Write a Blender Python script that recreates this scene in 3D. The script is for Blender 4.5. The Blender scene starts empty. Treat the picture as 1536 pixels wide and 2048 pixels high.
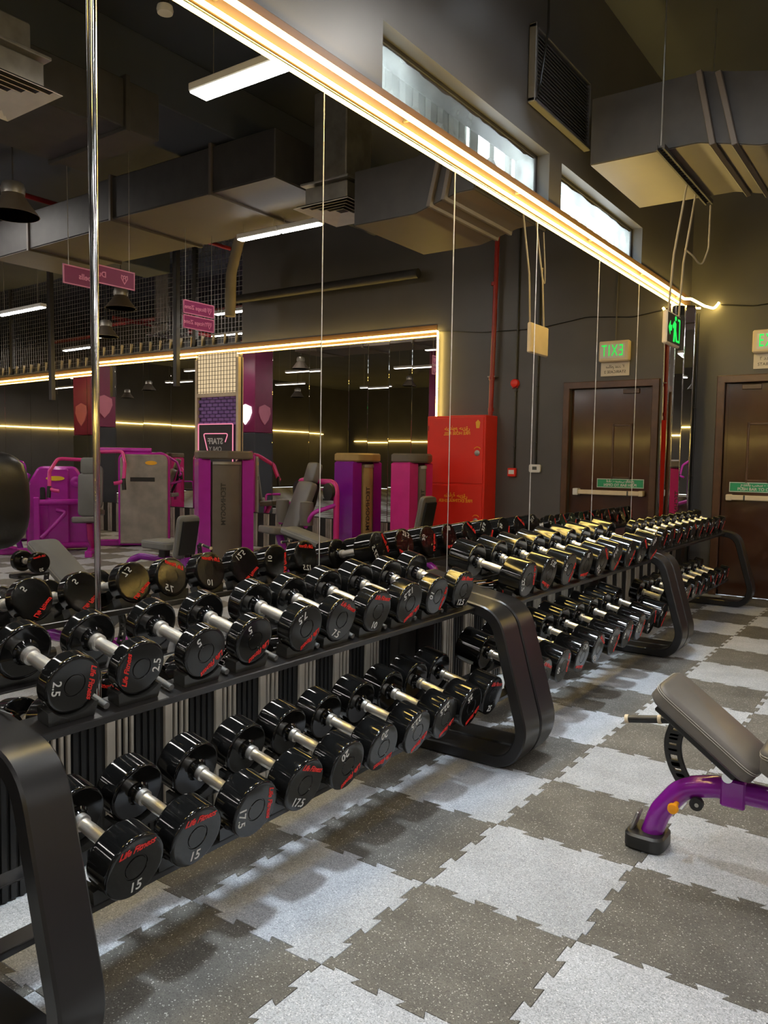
import bpy, bmesh, math, random
from mathutils import Vector, Matrix
random.seed(7)
PI = math.pi
SC = bpy.context.scene
COL = SC.collection

# ------------------------------------------------------------------ camera
CAM = Vector((2.19, 0.0, 1.3188))
def cam_basis(yaw, pitch, roll):
    f = Vector((-math.sin(yaw)*math.cos(pitch), math.cos(yaw)*math.cos(pitch), -math.sin(pitch)))
    r = f.cross(Vector((0, 0, 1))).normalized(); u = r.cross(f)
    c, s = math.cos(roll), math.sin(roll)
    return f, r*c + u*s, u*c - r*s
_f, _r, _u = cam_basis(0.613986, 0.0657718, 0.0164776)
cd = bpy.data.cameras.new('camera'); co = bpy.data.objects.new('camera', cd); COL.objects.link(co)
cd.sensor_fit = 'VERTICAL'; cd.sensor_height = 24.0; cd.lens = 1580.94/2048*24.0
cd.clip_start = 0.02; cd.clip_end = 200
co.matrix_world = Matrix(((_r.x, _u.x, -_f.x, CAM.x), (_r.y, _u.y, -_f.y, CAM.y), (_r.z, _u.z, -_f.z, CAM.z), (0, 0, 0, 1)))
SC.camera = co
# ------------------------------------------------------------------ world, exposure, render quality
w = bpy.data.worlds.new('world'); SC.world = w; w.use_nodes = True
w.node_tree.nodes['Background'].inputs[0].default_value = (0.80, 0.92, 1.0, 1)
w.node_tree.nodes['Background'].inputs[1].default_value = 9.0
SC.view_settings.view_transform = 'Standard'; SC.view_settings.look = 'None'
SC.view_settings.exposure = 0.18; SC.view_settings.gamma = 1.0
SC.view_settings.use_curve_mapping = False
LAMP_E, LED_E = 72.0, 36.0
cy = SC.cycles
cy.max_bounces = 9; cy.diffuse_bounces = 3; cy.glossy_bounces = 7; cy.transmission_bounces = 4
cy.transparent_max_bounces = 8; cy.sample_clamp_indirect = 4.0; cy.sample_clamp_direct = 0
cy.use_denoising = True; cy.caustics_reflective = True; cy.caustics_refractive = False
cy.blur_glossy = 0.3

# ------------------------------------------------------------------ materials
def new_mat(name):
    m = bpy.data.materials.new(name); m.use_nodes = True
    nt = m.node_tree
    return m, nt, nt.nodes['Principled BSDF']
def pmat(name, col, rough=0.5, metal=0.0, var=0.06, scale=8.0, bump=0.0, bscale=200.0, coat=0.0, spec=None, rvar=0.0):
    m, nt, b = new_mat(name)
    n = nt.nodes; l = nt.links
    tc = n.new('ShaderNodeTexCoord'); no = n.new('ShaderNodeTexNoise')
    no.inputs['Scale'].default_value = scale; no.inputs['Detail'].default_value = 3
    l.new(tc.outputs['Object'], no.inputs['Vector'])
    r = n.new('ShaderNodeValToRGB'); c = col
    r.color_ramp.elements[0].position = 0.3; r.color_ramp.elements[1].position = 0.7
    r.color_ramp.elements[0].color = (c[0]*(1-var), c[1]*(1-var), c[2]*(1-var), 1)
    r.color_ramp.elements[1].color = (min(1, c[0]*(1+var)), min(1, c[1]*(1+var)), min(1, c[2]*(1+var)), 1)
    l.new(no.outputs['Fac'], r.inputs['Fac']); l.new(r.outputs['Color'], b.inputs['Base Color'])
    b.inputs['Roughness'].default_value = rough; b.inputs['Metallic'].default_value = metal
    if coat: b.inputs['Coat Weight'].default_value = coat; b.inputs['Coat Roughness'].default_value = 0.08
    if spec is not None: b.inputs['Specular IOR Level'].default_value = spec
    if rvar:
        mr = n.new('ShaderNodeMapRange'); mr.inputs['To Min'].default_value = rough-rvar; mr.inputs['To Max'].default_value = rough+rvar
        l.new(no.outputs['Fac'], mr.inputs['Value']); l.new(mr.outputs['Result'], b.inputs['Roughness'])
    if bump:
        nb = n.new('ShaderNodeTexNoise'); nb.inputs['Scale'].default_value = bscale; nb.inputs['Detail'].default_value = 2
        l.new(tc.outputs['Object'], nb.inputs['Vector'])
        bp = n.new('ShaderNodeBump'); bp.inputs['Strength'].default_value = bump; bp.inputs['Distance'].default_value = 0.002
        l.new(nb.outputs['Fac'], bp.inputs['Height']); l.new(bp.outputs['Normal'], b.inputs['Normal'])
    return m
def emat(name, col, strength):
    m = bpy.data.materials.new(name); m.use_nodes = True; nt = m.node_tree
    nt.nodes.remove(nt.nodes['Principled BSDF'])
    e = nt.nodes.new('ShaderNodeEmission'); e.inputs[0].default_value = (*col, 1); e.inputs[1].default_value = strength
    nt.links.new(e.outputs[0], nt.nodes['Material Output'].inputs[0])
    return m
def rubber(name, base, fleck, amount, var):
    m, nt, b = new_mat(name); n = nt.nodes; l = nt.links
    tc = n.new('ShaderNodeTexCoord'); oi = n.new('ShaderNodeObjectInfo')
    geo = n.new('ShaderNodeNewGeometry')
    v = n.new('ShaderNodeTexVoronoi'); v.inputs['Scale'].default_value = 330.0
    l.new(geo.outputs['Position'], v.inputs['Vector'])
    sep = n.new('ShaderNodeSeparateColor'); l.new(v.outputs['Color'], sep.inputs['Color'])
    r = n.new('ShaderNodeValToRGB'); e = r.color_ramp.elements
    e[0].position = 0.0; e[0].color = (base[0]*0.62, base[1]*0.62, base[2]*0.62, 1)
    e[1].position = 1.0; e[1].color = (*fleck, 1)
    x = r.color_ramp.elements.new(0.35); x.color = (*base, 1)
    x = r.color_ramp.elements.new(1.0-amount); x.color = (base[0]*1.25, base[1]*1.25, base[2]*1.25, 1)
    l.new(sep.outputs['Red'], r.inputs['Fac'])
    no = n.new('ShaderNodeTexNoise'); no.inputs['Scale'].default_value = 5.0; no.inputs['Detail'].default_value = 4
    l.new(geo.outputs['Position'], no.inputs['Vector'])
    mr = n.new('ShaderNodeMapRange'); mr.inputs['From Min'].default_value = 0.3; mr.inputs['From Max'].default_value = 0.7
    mr.inputs['To Min'].default_value = 1-var; mr.inputs['To Max'].default_value = 1+var
    l.new(no.outputs['Fac'], mr.inputs['Value'])
    m2 = n.new('ShaderNodeMapRange'); m2.inputs['To Min'].default_value = 0.9; m2.inputs['To Max'].default_value = 1.1
    l.new(oi.outputs['Random'], m2.inputs['Value'])
    mu = n.new('ShaderNodeMath'); mu.operation = 'MULTIPLY'
    l.new(mr.outputs['Result'], mu.inputs[0]); l.new(m2.outputs['Result'], mu.inputs[1])
    vm = n.new('ShaderNodeVectorMath'); vm.operation = 'SCALE'
    l.new(r.outputs['Color'], vm.inputs[0]); l.new(mu.outputs['Value'], vm.inputs['Scale'])
    l.new(vm.outputs['Vector'], b.inputs['Base Color'])
    b.inputs['Roughness'].default_value = 0.62
    bp = n.new('ShaderNodeBump'); bp.inputs['Strength'].default_value = 0.35; bp.inputs['Distance'].default_value = 0.0015
    l.new(v.outputs['Distance'], bp.inputs['Height']); l.new(bp.outputs['Normal'], b.inputs['Normal'])
    return m
M = {}
M['tile_light'] = rubber('light_speckled_rubber', (0.35, 0.365, 0.395), (0.64, 0.65, 0.66), 0.08, 0.12)
M['tile_dark'] = rubber('dark_speckled_rubber', (0.095, 0.089, 0.079), (0.50, 0.49, 0.46), 0.05, 0.28)
def checker():
    m, nt, b = new_mat('rubber_checker'); n = nt.nodes; l = nt.links
    g = n.new('ShaderNodeNewGeometry'); mp = n.new('ShaderNodeMapping'); mp.inputs['Location'].default_value = (-0.928*2, -2.04*2, 0.5); mp.inputs['Scale'].default_value = (2, 2, 0)
    l.new(g.outputs['Position'], mp.inputs['Vector'])
    c = n.new('ShaderNodeTexChecker'); c.inputs['Scale'].default_value = 1.0; c.inputs['Color1'].default_value = (0.35, 0.365, 0.395, 1); c.inputs['Color2'].default_value = (0.095, 0.089, 0.079, 1)
    l.new(mp.outputs['Vector'], c.inputs['Vector']); l.new(c.outputs['Color'], b.inputs['Base Color']); b.inputs['Roughness'].default_value = 0.65
    return m
M['checker'] = checker()
M['sub'] = pmat('dark_screed', (0.02, 0.02, 0.02), 0.9)
M['wall'] = pmat('charcoal_wall_paint', (0.074, 0.070, 0.068), 0.45, var=0.15, scale=1.2, bump=0.05, bscale=40)
M['ceil'] = pmat('black_ceiling_paint', (0.040, 0.047, 0.062), 0.75, var=0.2, scale=0.8)
M['duct'] = pmat('brown_duct_and_lit_underside', (0.075, 0.060, 0.050), 0.5, var=0.12, scale=2.0, bump=0.08, bscale=25)  # also colours the duct bottoms, where it stands for warm strip light
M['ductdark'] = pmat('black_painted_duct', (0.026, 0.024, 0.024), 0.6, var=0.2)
M['door'] = pmat('dark_brown_lacquered_door', (0.060, 0.024, 0.013), 0.16, var=0.25, scale=3.0, coat=0.6)
M['frame'] = pmat('brown_door_frame', (0.085, 0.040, 0.022), 0.3, var=0.2, scale=9)
M['board'] = pmat('glossy_brown_board', (0.055, 0.029, 0.015), 0.5, var=0.08, spec=0.3)
M['black'] = pmat('black_plastic', (0.012, 0.012, 0.012), 0.4)
M['urethane'] = pmat('glossy_black_urethane', (0.006, 0.006, 0.006), 0.085, var=0.1, rvar=0.025, scale=30)
M['rack'] = pmat('black_powder_coat', (0.012, 0.011, 0.011), 0.28, var=0.1, bump=0.03, bscale=500)
M['saddle'] = pmat('black_saddle_plastic', (0.018, 0.018, 0.017), 0.22)
M['peg'] = pmat('grey_rubber_peg', (0.10, 0.10, 0.10), 0.4)
M['chrome'] = pmat('polished_chrome', (0.82, 0.82, 0.82), 0.10, 1.0, var=0.02)
M['grip'] = pmat('satin_chrome_grip', (0.96, 0.93, 0.89), 0.33, 0.88, var=0.03, scale=60)
M['red_ink'] = pmat('red_lettering', (0.75, 0.02, 0.015), 0.35)
M['white_ink'] = pmat('white_lettering', (0.62, 0.62, 0.60), 0.4)
M['dark_ink'] = pmat('dark_lettering', (0.03, 0.025, 0.02), 0.5)
M['yellow_ink'] = pmat('yellow_lettering', (0.85, 0.42, 0.02), 0.4)
M['slat_l'] = pmat('pale_wood_slat', (0.34, 0.30, 0.25), 0.5, var=0.25, scale=4)
M['slat_d'] = pmat('black_slat', (0.006, 0.006, 0.006), 0.45)
M['mirror'] = pmat('mirror_silver', (0.80, 0.775, 0.74), 0.0, 1.0, var=0.0)
M['seam'] = pmat('bright_seam_strip', (0.92, 0.88, 0.80), 0.42, 0.7, var=0.35, scale=14)
M['mirror_edge'] = pmat('polished_glass_edge', (0.62, 0.66, 0.60), 0.15, 0.7)
M['purple'] = pmat('purple_gloss_metal', (0.23, 0.012, 0.30), 0.20, 0.1, coat=0.5)
M['magenta'] = pmat('magenta_gloss_metal', (0.42, 0.02, 0.34), 0.25, 0.1, coat=0.4)
M['pink'] = pmat('pink_gloss_metal', (0.60, 0.03, 0.22), 0.25, 0.1, coat=0.4)
M['vinyl'] = pmat('charcoal_vinyl', (0.115, 0.103, 0.092), 0.38, bump=0.15, bscale=300)
M['vinyl_g'] = pmat('grey_vinyl', (0.13, 0.13, 0.125), 0.5, bump=0.1, bscale=300)
M['leather'] = pmat('black_leather', (0.012, 0.011, 0.010), 0.32, var=0.2, bump=0.4, bscale=60)
M['stitch'] = pmat('pale_stitching', (0.42, 0.40, 0.36), 0.6)
M['shroud'] = pmat('taupe_shroud', (0.13, 0.105, 0.080), 0.35, var=0.15, scale=3)
M['gold'] = pmat('golden_shroud', (0.36, 0.24, 0.09), 0.32, 0.2, var=0.1)
M['greypanel'] = pmat('grey_wood_grain_panel', (0.26, 0.23, 0.20), 0.45, var=0.25, scale=5)
M['orange'] = pmat('orange_knob', (0.85, 0.33, 0.01), 0.3)
M['yellow'] = pmat('yellow_plastic', (0.80, 0.55, 0.02), 0.4)
M['red'] = pmat('fire_red_enamel', (0.70, 0.026, 0.014), 0.32, var=0.06, scale=2)
M['redpipe'] = pmat('red_pipe_paint', (0.28, 0.018, 0.018), 0.35, var=0.15)
M['cream'] = pmat('cream_plastic', (0.72, 0.60, 0.42), 0.4)
M['white'] = pmat('white_plastic', (0.72, 0.72, 0.70), 0.4)
M['paper'] = pmat('white_paper', (0.66, 0.60, 0.52), 0.7)
M['green'] = pmat('green_sign', (0.015, 0.30, 0.13), 0.4)
M['lcd'] = pmat('grey_display', (0.05, 0.055, 0.05), 0.3)
M['signp'] = pmat('plum_sign', (0.20, 0.02, 0.09), 0.35)
M['signb'] = pmat('pink_sign_border', (0.65, 0.22, 0.36), 0.4)
M['galv'] = pmat('galvanised_metal', (0.42, 0.40, 0.37), 0.35, 0.9, var=0.2)
M['diffuser'] = pmat('white_air_diffuser', (0.80, 0.74, 0.68), 0.45)
M['lampshade'] = pmat('brown_lamp_shade', (0.14, 0.115, 0.09), 0.4, 0.3)
M['lampin'] = pmat('white_lamp_lining', (0.75, 0.82, 0.86), 0.4)
M['lattice'] = pmat('pale_stone_lattice', (0.55, 0.56, 0.52), 0.8, var=0.1)
M['brick_p'] = pmat('violet_brick', (0.20, 0.10, 0.32), 0.6, var=0.3, scale=6)
M['mortar'] = pmat('dark_violet_mortar', (0.06, 0.03, 0.10), 0.8)
M['rope'] = pmat('old_cord', (0.30, 0.25, 0.17), 0.8)
M['led'] = emat('warm_led', (1.0, 0.70, 0.18), LED_E)
M['lamp'] = emat('white_lamp', (1.0, 0.98, 0.95), LAMP_E)
M['lamp_cool'] = emat('added_cool_lamp', (0.80, 0.92, 1.0), 800.0)
M['exit_glow'] = emat('green_exit_glow', (0.03, 1.0, 0.12), 0.9)
M['logo_glow'] = emat('white_logo_glow', (1.0, 0.95, 1.0), 4.0)
M['cream_glow'] = emat('lit_cream_panel', (1.0, 0.78, 0.48), 0.85)
M['neon'] = emat('pink_neon', (1.0, 0.30, 0.45), 1.2)
def dirty_glass():
    m = bpy.data.materials.new('dusty_glass'); m.use_nodes = True; nt = m.node_tree; n = nt.nodes; l = nt.links
    n.remove(n['Principled BSDF'])
    t = n.new('ShaderNodeBsdfTransparent'); d = n.new('ShaderNodeBsdfTranslucent'); d.inputs[0].default_value = (0.80, 0.82, 0.76, 1)
    no = n.new('ShaderNodeTexNoise'); no.inputs['Scale'].default_value = 7; tc = n.new('ShaderNodeTexCoord')
    l.new(tc.outputs['Object'], no.inputs['Vector'])
    mr = n.new('ShaderNodeMapRange'); mr.inputs['From Min'].default_value = 0.3; mr.inputs['From Max'].default_value = 0.7
    mr.inputs['To Min'].default_value = 0.10; mr.inputs['To Max'].default_value = 0.3
    l.new(no.outputs['Fac'], mr.inputs['Value'])
    mx = n.new('ShaderNodeMixShader'); l.new(mr.outputs['Result'], mx.inputs[0]); l.new(t.outputs[0], mx.inputs[1]); l.new(d.outputs[0], mx.inputs[2])
    l.new(mx.outputs[0], n['Material Output'].inputs[0])
    return m
M['glass'] = dirty_glass()

# ------------------------------------------------------------------ mesh helpers
class MB:
    def __init__(s): s.v = []; s.f = []
    def add(s, vs, fs):
        o = len(s.v); s.v += [tuple(x) for x in vs]; s.f += [tuple(i+o for i in f) for f in fs]; return s
    def box(s, c, d, ch=0.0, rot=None):
        hx, hy, hz = d[0]/2, d[1]/2, d[2]/2
        c = Vector(c)
        if ch <= 0:
            vs = [Vector((x*hx, y*hy, z*hz)) for x in (-1, 1) for y in (-1, 1) for z in (-1, 1)]
            fs = [(0, 1, 3, 2), (4, 6, 7, 5), (0, 4, 5, 1), (2, 3, 7, 6), (0, 2, 6, 4), (1, 5, 7, 3)]
        else:
            ch = min(ch, hx*0.9, hy*0.9, hz*0.9)
            vs = []; idx = {}
            for x in (-1, 1):
                for y in (-1, 1):
                    for z in (-1, 1):
                        for a in range(3):
                            p = [x*(hx-ch), y*(hy-ch), z*(hz-ch)]
                            p[a] = (x*hx, y*hy, z*hz)[a]
                            idx[(x, y, z, a)] = len(vs); vs.append(Vector(p))
            fs = []
            S = (-1, 1)
            for q in S:
                fs.append([idx[(q, y, z, 0)] for y, z in ((-1, -1), (1, -1), (1, 1), (-1, 1))][::q])
                fs.append([idx[(x, q, z, 1)] for x, z in ((-1, -1), (-1, 1), (1, 1), (1, -1))][::q])
                fs.append([idx[(x, y, q, 2)] for x, y in ((-1, -1), (1, -1), (1, 1), (-1, 1))][::q])
            for q in S:
                for r in S:
                    fs.append([idx[(q, r, -1, 0)], idx[(q, r, 1, 0)], idx[(q, r, 1, 1)], idx[(q, r, -1, 1)]])
                    fs.append([idx[(q, -1, r, 0)], idx[(q, 1, r, 0)], idx[(q, 1, r, 2)], idx[(q, -1, r, 2)]])
                    fs.append([idx[(-1, q, r, 1)], idx[(1, q, r, 1)], idx[(1, q, r, 2)], idx[(-1, q, r, 2)]])
                    for t in S: fs.append([idx[(q, r, t, a)] for a in range(3)])
        if rot is not None: vs = [rot @ v for v in vs]
        return s.add([v+c for v in vs], fs)
    def tube(s, pts, r, seg=10, closed=False, cap=True, up=None):
        pts = [Vector(p) for p in pts]; n = len(pts)
        rs = r if isinstance(r, (list, tuple)) else [r]*n
        T = []
        for i in range(n):
            a = pts[i-1] if (closed or i > 0) else pts[i]; b = pts[(i+1) % n] if (closed or i < n-1) else pts[i]
            T.append((b-a).normalized())
        nrm = Vector(up) if up else (Vector((0, 0, 1)) if abs(T[0].z) < 0.9 else Vector((1, 0, 0)))
        nrm = (nrm - T[0]*nrm.dot(T[0])).normalized()
        vs = []
        for i in range(n):
            nrm = (nrm - T[i]*nrm.dot(T[i])).normalized(); bi = T[i].cross(nrm)
            for k in range(seg):
                a = 2*PI*k/seg
                vs.append(pts[i] + (nrm*math.cos(a) + bi*math.sin(a))*rs[i])
        fs = []
        for i in range(n if closed else n-1):
            j = (i+1) % n
            for k in range(seg):
                k2 = (k+1) % seg
                fs.append((i*seg+k, i*seg+k2, j*seg+k2, j*seg+k))
        if cap and not closed:
            fs.append(tuple(range(seg))[::-1]); fs.append(tuple((n-1)*seg+k for k in range(seg)))
        return s.add(vs, fs)
    def lathe(s, prof, seg=24, axis='z', c=(0, 0, 0), rot=None):
        c = Vector(c); vs = []; fs = []; n = len(prof)
        for (r, h) in prof:
            for k in range(seg):
                a = 2*PI*k/seg; x, y = r*math.cos(a), r*math.sin(a)
                p = Vector((x, y, h)) if axis == 'z' else (Vector((h, x, y)) if axis == 'x' else Vector((y, h, x)))
                vs.append((rot @ p if rot is not None else p) + c)
        for i in range(n-1):
            for k in range(seg):
                k2 = (k+1) % seg
                fs.append((i*seg+k, i*seg+k2, (i+1)*seg+k2, (i+1)*seg+k))
        fs.append(tuple(range(seg))[::-1]); fs.append(tuple((n-1)*seg+k for k in range(seg)))
        return s.add(vs, fs)
    def prism(s, outline, a, b, axis='y', ch=0.0):
        """outline 2-D, extruded from a to b along axis; axis y: (x,z), x: (y,z), z: (x,y)"""
        n = len(outline)
        def P(p, h):
            return (p[0], h, p[1]) if axis == 'y' else ((h, p[0], p[1]) if axis == 'x' else (p[0], p[1], h))
        if ch:
            cx = sum(p[0] for p in outline)/n; cz = sum(p[1] for p in outline)/n
            ins = inset(outline, ch)
            rings = [(ins, a), (outline, a+ch), (outline, b-ch), (ins, b)]
        else: rings = [(outline, a), (outline, b)]
        vs = []; fs = []
        for o, h in rings: vs += [P(p, h) for p in o]
        m = len(rings)
        for i in range(m-1):
            for k in range(n):
                k2 = (k+1) % n; fs.append((i*n+k, i*n+k2, (i+1)*n+k2, (i+1)*n+k))
        fs.append(tuple(range(n))[::-1]); fs.append(tuple((m-1)*n+k for k in range(n)))
        return s.add(vs, fs)
    def loop(s, path, w, t, y0, closed=True, ch=0.006):
        """flat bar bent along a 2-D path in x,z ; w wide in y, t thick in the plane"""
        n = len(path); vs = []; fs = []
        cs = [(-w/2+ch, -t/2), (w/2-ch, -t/2), (w/2, -t/2+ch), (w/2, t/2-ch), (w/2-ch, t/2), (-w/2+ch, t/2), (-w/2, t/2-ch), (-w/2, -t/2+ch)]
        for i in range(n):
            a = path[i-1] if (closed or i) else path[i]; b = path[(i+1) % n] if (closed or i < n-1) else path[i]
            d = Vector((b[0]-a[0], b[1]-a[1])).normalized(); nx, nz = d.y, -d.x
            for (u, v) in cs: vs.append((path[i][0]+nx*v, y0+u, path[i][1]+nz*v))
        for i in range(n if closed else n-1):
            j = (i+1) % n
            for k in range(8): fs.append((i*8+k, i*8+(k+1) % 8, j*8+(k+1) % 8, j*8+k))
        if not closed:
            fs.append(tuple(range(8))[::-1]); fs.append(tuple((n-1)*8+k for k in range(8)))
        return s.add(vs, fs)
    def xf(s, m):
        s.v = [tuple(m @ Vector(v)) for v in s.v]; return s
    def mesh(s, name, mat=None, smooth=None):
        me = bpy.data.meshes.new(name); me.from_pydata(s.v, [], s.f)
        bm = bmesh.new(); bm.from_mesh(me); bmesh.ops.recalc_face_normals(bm, faces=bm.faces); bm.to_mesh(me); bm.free()
        if smooth:
            for p in me.polygons: p.use_smooth = True
            me.set_sharp_from_angle(angle=math.radians(smooth))
        if mat: me.materials.append(M[mat])
        return me
    def obj(s, name, mat, parent=None, smooth=None, loc=None):
        return link(name, s.mesh(name, mat, smooth), parent, loc)
def link(name, me, parent=None, loc=None, mw=None):
    o = bpy.data.objects.new(name, me); COL.objects.link(o)
    if parent: o.parent = parent
    if loc is not None: o.location = loc
    if mw is not None: o.matrix_local = mw
    return o
def inset(o, d):
    n = len(o); out = []
    area = sum(o[i][0]*o[(i+1) % n][1]-o[(i+1) % n][0]*o[i][1] for i in range(n))
    sg = 1 if area > 0 else -1
    for i in range(n):
        a, b, c = Vector(o[i-1]), Vector(o[i]), Vector(o[(i+1) % n])
        d1 = (b-a).normalized(); d2 = (c-b).normalized()
        n1 = Vector((-d1.y, d1.x)); n2 = Vector((-d2.y, d2.x)); m = (n1+n2)
        if m.length < 1e-6: m = n1
        m = m.normalized(); k = d*sg/max(0.4, m.dot(n1))
        out.append((b.x+m.x*k, b.y+m.y*k))
    return out
def fillet(pts, rads, n=6, closed=False):
    pts = [Vector(p) for p in pts]; m = len(pts); out = []
    if not isinstance(rads, (list, tuple)): rads = [rads]*m
    for i in range(m):
        if not closed and i in (0, m-1): out.append(pts[i]); continue
        a, b, c = pts[i-1], pts[i], pts[(i+1) % m]
        r = rads[i]
        d1 = (a-b); d2 = (c-b); l1, l2 = d1.length, d2.length
        d1 = d1/l1; d2 = d2/l2
        ang = math.acos(max(-1, min(1, d1.dot(d2))))
        if r <= 0 or ang > PI-0.02: out.append(b); continue
        t = min(r/math.tan(ang/2), l1*0.49, l2*0.49)
        p0, p2 = b+d1*t, b+d2*t
        for k in range(n+1):
            u = k/n; out.append(p0*(1-u)**2 + b*2*u*(1-u) + p2*u*u)
    return [tuple(p) for p in out]
def rrect(w, h, r, n=5, cx=0, cy=0):
    return fillet([(cx-w/2, cy-h/2), (cx+w/2, cy-h/2), (cx+w/2, cy+h/2), (cx-w/2, cy+h/2)], r, n, True)
def empty(name, loc=(0, 0, 0), rz=0.0):
    o = bpy.data.objects.new(name, None); COL.objects.link(o); o.location = loc; o.rotation_euler = (0, 0, rz); o.empty_display_size = 0.1
    return o
def tag(o, label, cat, group=None, kind=None):
    o['label'] = label; o['category'] = cat
    if group: o['group'] = group
    if kind: o['kind'] = kind
    return o
def struct(o): o['kind'] = 'structure'; return o
_txt = {}
def text_mesh(txt, size, mat, shear=0.0, ext=0.0006, bold=0.0, space=1.0, align='CENTER'):
    key = (txt, size, mat, shear, ext, bold, space)
    if key in _txt: return _txt[key]
    cu = bpy.data.curves.new('lettering', 'FONT'); cu.body = txt; cu.size = size; cu.shear = shear; cu.extrude = ext
    cu.offset = bold; cu.align_x = align; cu.align_y = 'CENTER'; cu.space_character = space; cu.resolution_u = 3
    o = bpy.data.objects.new('lettering', cu); COL.objects.link(o)
    dg = bpy.context.evaluated_depsgraph_get(); dg.update()
    me = bpy.data.meshes.new_from_object(o.evaluated_get(dg)); me.name = 'lettering'
    bpy.data.objects.remove(o); bpy.data.curves.remove(cu)
    me.materials.clear(); me.materials.append(M[mat])
    _txt[key] = me
    return me
def frame_mat(origin, right, up):
    r = Vector(right).normalized(); u = Vector(up).normalized(); n = r.cross(u); o = Vector(origin)
    return Matrix(((r.x, u.x, n.x, o.x), (r.y, u.y, n.y, o.y), (r.z, u.z, n.z, o.z), (0, 0, 0, 1)))
ORD = ['first', 'second', 'third', 'fourth', 'fifth', 'sixth', 'seventh', 'eighth', 'ninth', 'tenth', 'eleventh', 'twelfth', 'thirteenth', 'fourteenth']
def copy_tree(o, parent=None):
    c = o.copy(); COL.objects.link(c)
    if parent: c.parent = parent
    for ch in list(o.children): copy_tree(ch, c)
    return c
#@@STRUCT
# ================================================================== STRUCTURE
YF = 8.515; ZC = 4.7; YB = -14.0
# ---- floor: interlocking rubber tiles
def edge_curve():
    d, s, b0, n = 0.012, 0.014, 0.085, 6
    st = (1-2*b0)/n; pts = [(b0, 0.0)]
    sg = 1
    for k in range(n):
        l, r = b0+k*st, b0+(k+1)*st
        pts += [(l-s*(1 if True else 0), sg*d), (r+s, sg*d)]
        sg = -sg
    pts[1] = (b0-s, pts[1][1])
    pts.append((1-b0, 0.0))
    return [(0, 0)] + pts
EC = edge_curve(); TS = 0.5
def tile_outline():
    o = []
    o += [(t*TS, f) for t, f in EC]
    o += [(TS+f, t*TS) for t, f in EC]
    o += [((1-t)*TS, TS+f) for t, f in [(1-t, f) for t, f in EC][::1]][:0]
    rev = EC[1:] + [(1, 0)]
    o += [(t*TS, TS+f) for t, f in rev[::-1]]
    o += [(f, t*TS) for t, f in rev[::-1]]
    return o
OUT = tile_outline()
def scaled(o, k): return [(TS/2+(x-TS/2)*k, TS/2+(y-TS/2)*k) for x, y in o]
def tile_mb(ox=0.0, oy=0.0, low=False):
    m = MB(); a = scaled(OUT, 0.9945); b = scaled(OUT, 0.998)
    n = len(a); vs = [(x+ox, y+oy, 0.0) for x, y in a] + [(x+ox, y+oy, -0.0025) for x, y in b]
    fs = [tuple(range(n))]
    if not low:
        vs += [(x+ox, y+oy, -0.012) for x, y in b]
        fs += [(i, n+i, n+(i+1) % n, (i+1) % n) for i in range(n)] + [(n+i, 2*n+i, 2*n+(i+1) % n, n+(i+1) % n) for i in range(n)]
    else: fs += [(i, n+i, n+(i+1) % n, (i+1) % n) for i in range(n)]
    return m.add(vs, fs)
def flat_mesh(m, name, mat):
    me = bpy.data.meshes.new(name); me.from_pydata(m.v, [], m.f); me.materials.append(M[mat]); return me
floor = struct(MB().box((10.8, -0.5, -0.062), (22.4, 27.2, 0.1)).obj('floor', 'checker'))
TL, TD = flat_mesh(tile_mb(), 'tile', 'tile_light'), flat_mesh(tile_mb(), 'tile', 'tile_dark')
GX, GY = 0.928, 2.040
rest = {0: MB(), 1: MB()}
for i in range(-2, 22):
    for j in range(-12, 13):
        x, y = GX+i*TS, GY+j*TS
        direct = (x < 2.6 and y > 0.4 and y > (2.19-x)*0.42-0.9)
        seen = (x < 4.6 and y > 1.5) or (x < 9.3 and y > 5.4)
        if direct or seen:
            link('tile', TL if (i+j) % 2 == 0 else TD, floor, (x, y, 0.012-0.012))
        else:
            m = tile_mb(x, y, True); rest[(i+j) % 2].add(m.v, m.f)
for k in (0, 1):
    o = link('tile_field', flat_mesh(rest[k], 'tile_field', 'tile_light' if k == 0 else 'tile_dark'), floor); o['kind'] = 'stuff'

# ---- left wall with two high windows
WZ0, WZ1 = 2.97, 3.33
W1, W2 = (3.05, 4.93), (5.13, 6.88)
wl = MB()
wl.box((-0.135, -2.8, WZ0/2), (0.25, 22.8, WZ0)).box((-0.135, -2.8, (WZ1+ZC)/2), (0.25, 22.8, ZC-WZ1))
for a, b in ((-14.2, W1[0]), (W1[1], W2[0]), (W2[1], 8.6)): wl.box((-0.135, (a+b)/2, (WZ0+WZ1)/2), (0.25, b-a, WZ1-WZ0))
struct(wl.obj('wall_left', 'wall'))
for k, (a, b) in enumerate((W1, W2)):
    wn = struct(MB().prism([(a, WZ0), (b, WZ0), (b, WZ1), (a, WZ1)], -0.112, -0.106, 'x').obj('window_%d' % (k+1), 'glass'))
    fr = MB()
    for (c, d) in (((-0.11, a+0.012, 3.15), (0.03, 0.024, 0.36)), ((-0.11, b-0.012, 3.15), (0.03, 0.024, 0.36)), ((-0.11, (a+b)/2, WZ1-0.012), (0.03, b-a, 0.024)), ((-0.11, (a+b)/2, WZ0+0.012), (0.03, b-a, 0.024))): fr.box(c, d, 0.003)
    fr.obj('window_frame', 'ductdark', wn)
    # ragged paint left on the glass along the top
    rg = []; y = a+0.02
    while y < b-0.02: rg.append((y, WZ1-0.026-random.random()*0.018)); y += random.uniform(0.03, 0.12)
    MB().prism([(a+0.02, WZ1)] + rg + [(b-0.02, WZ1)], -0.1055, -0.104, 'x').obj('paint_edge', 'ductdark', wn)
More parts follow.
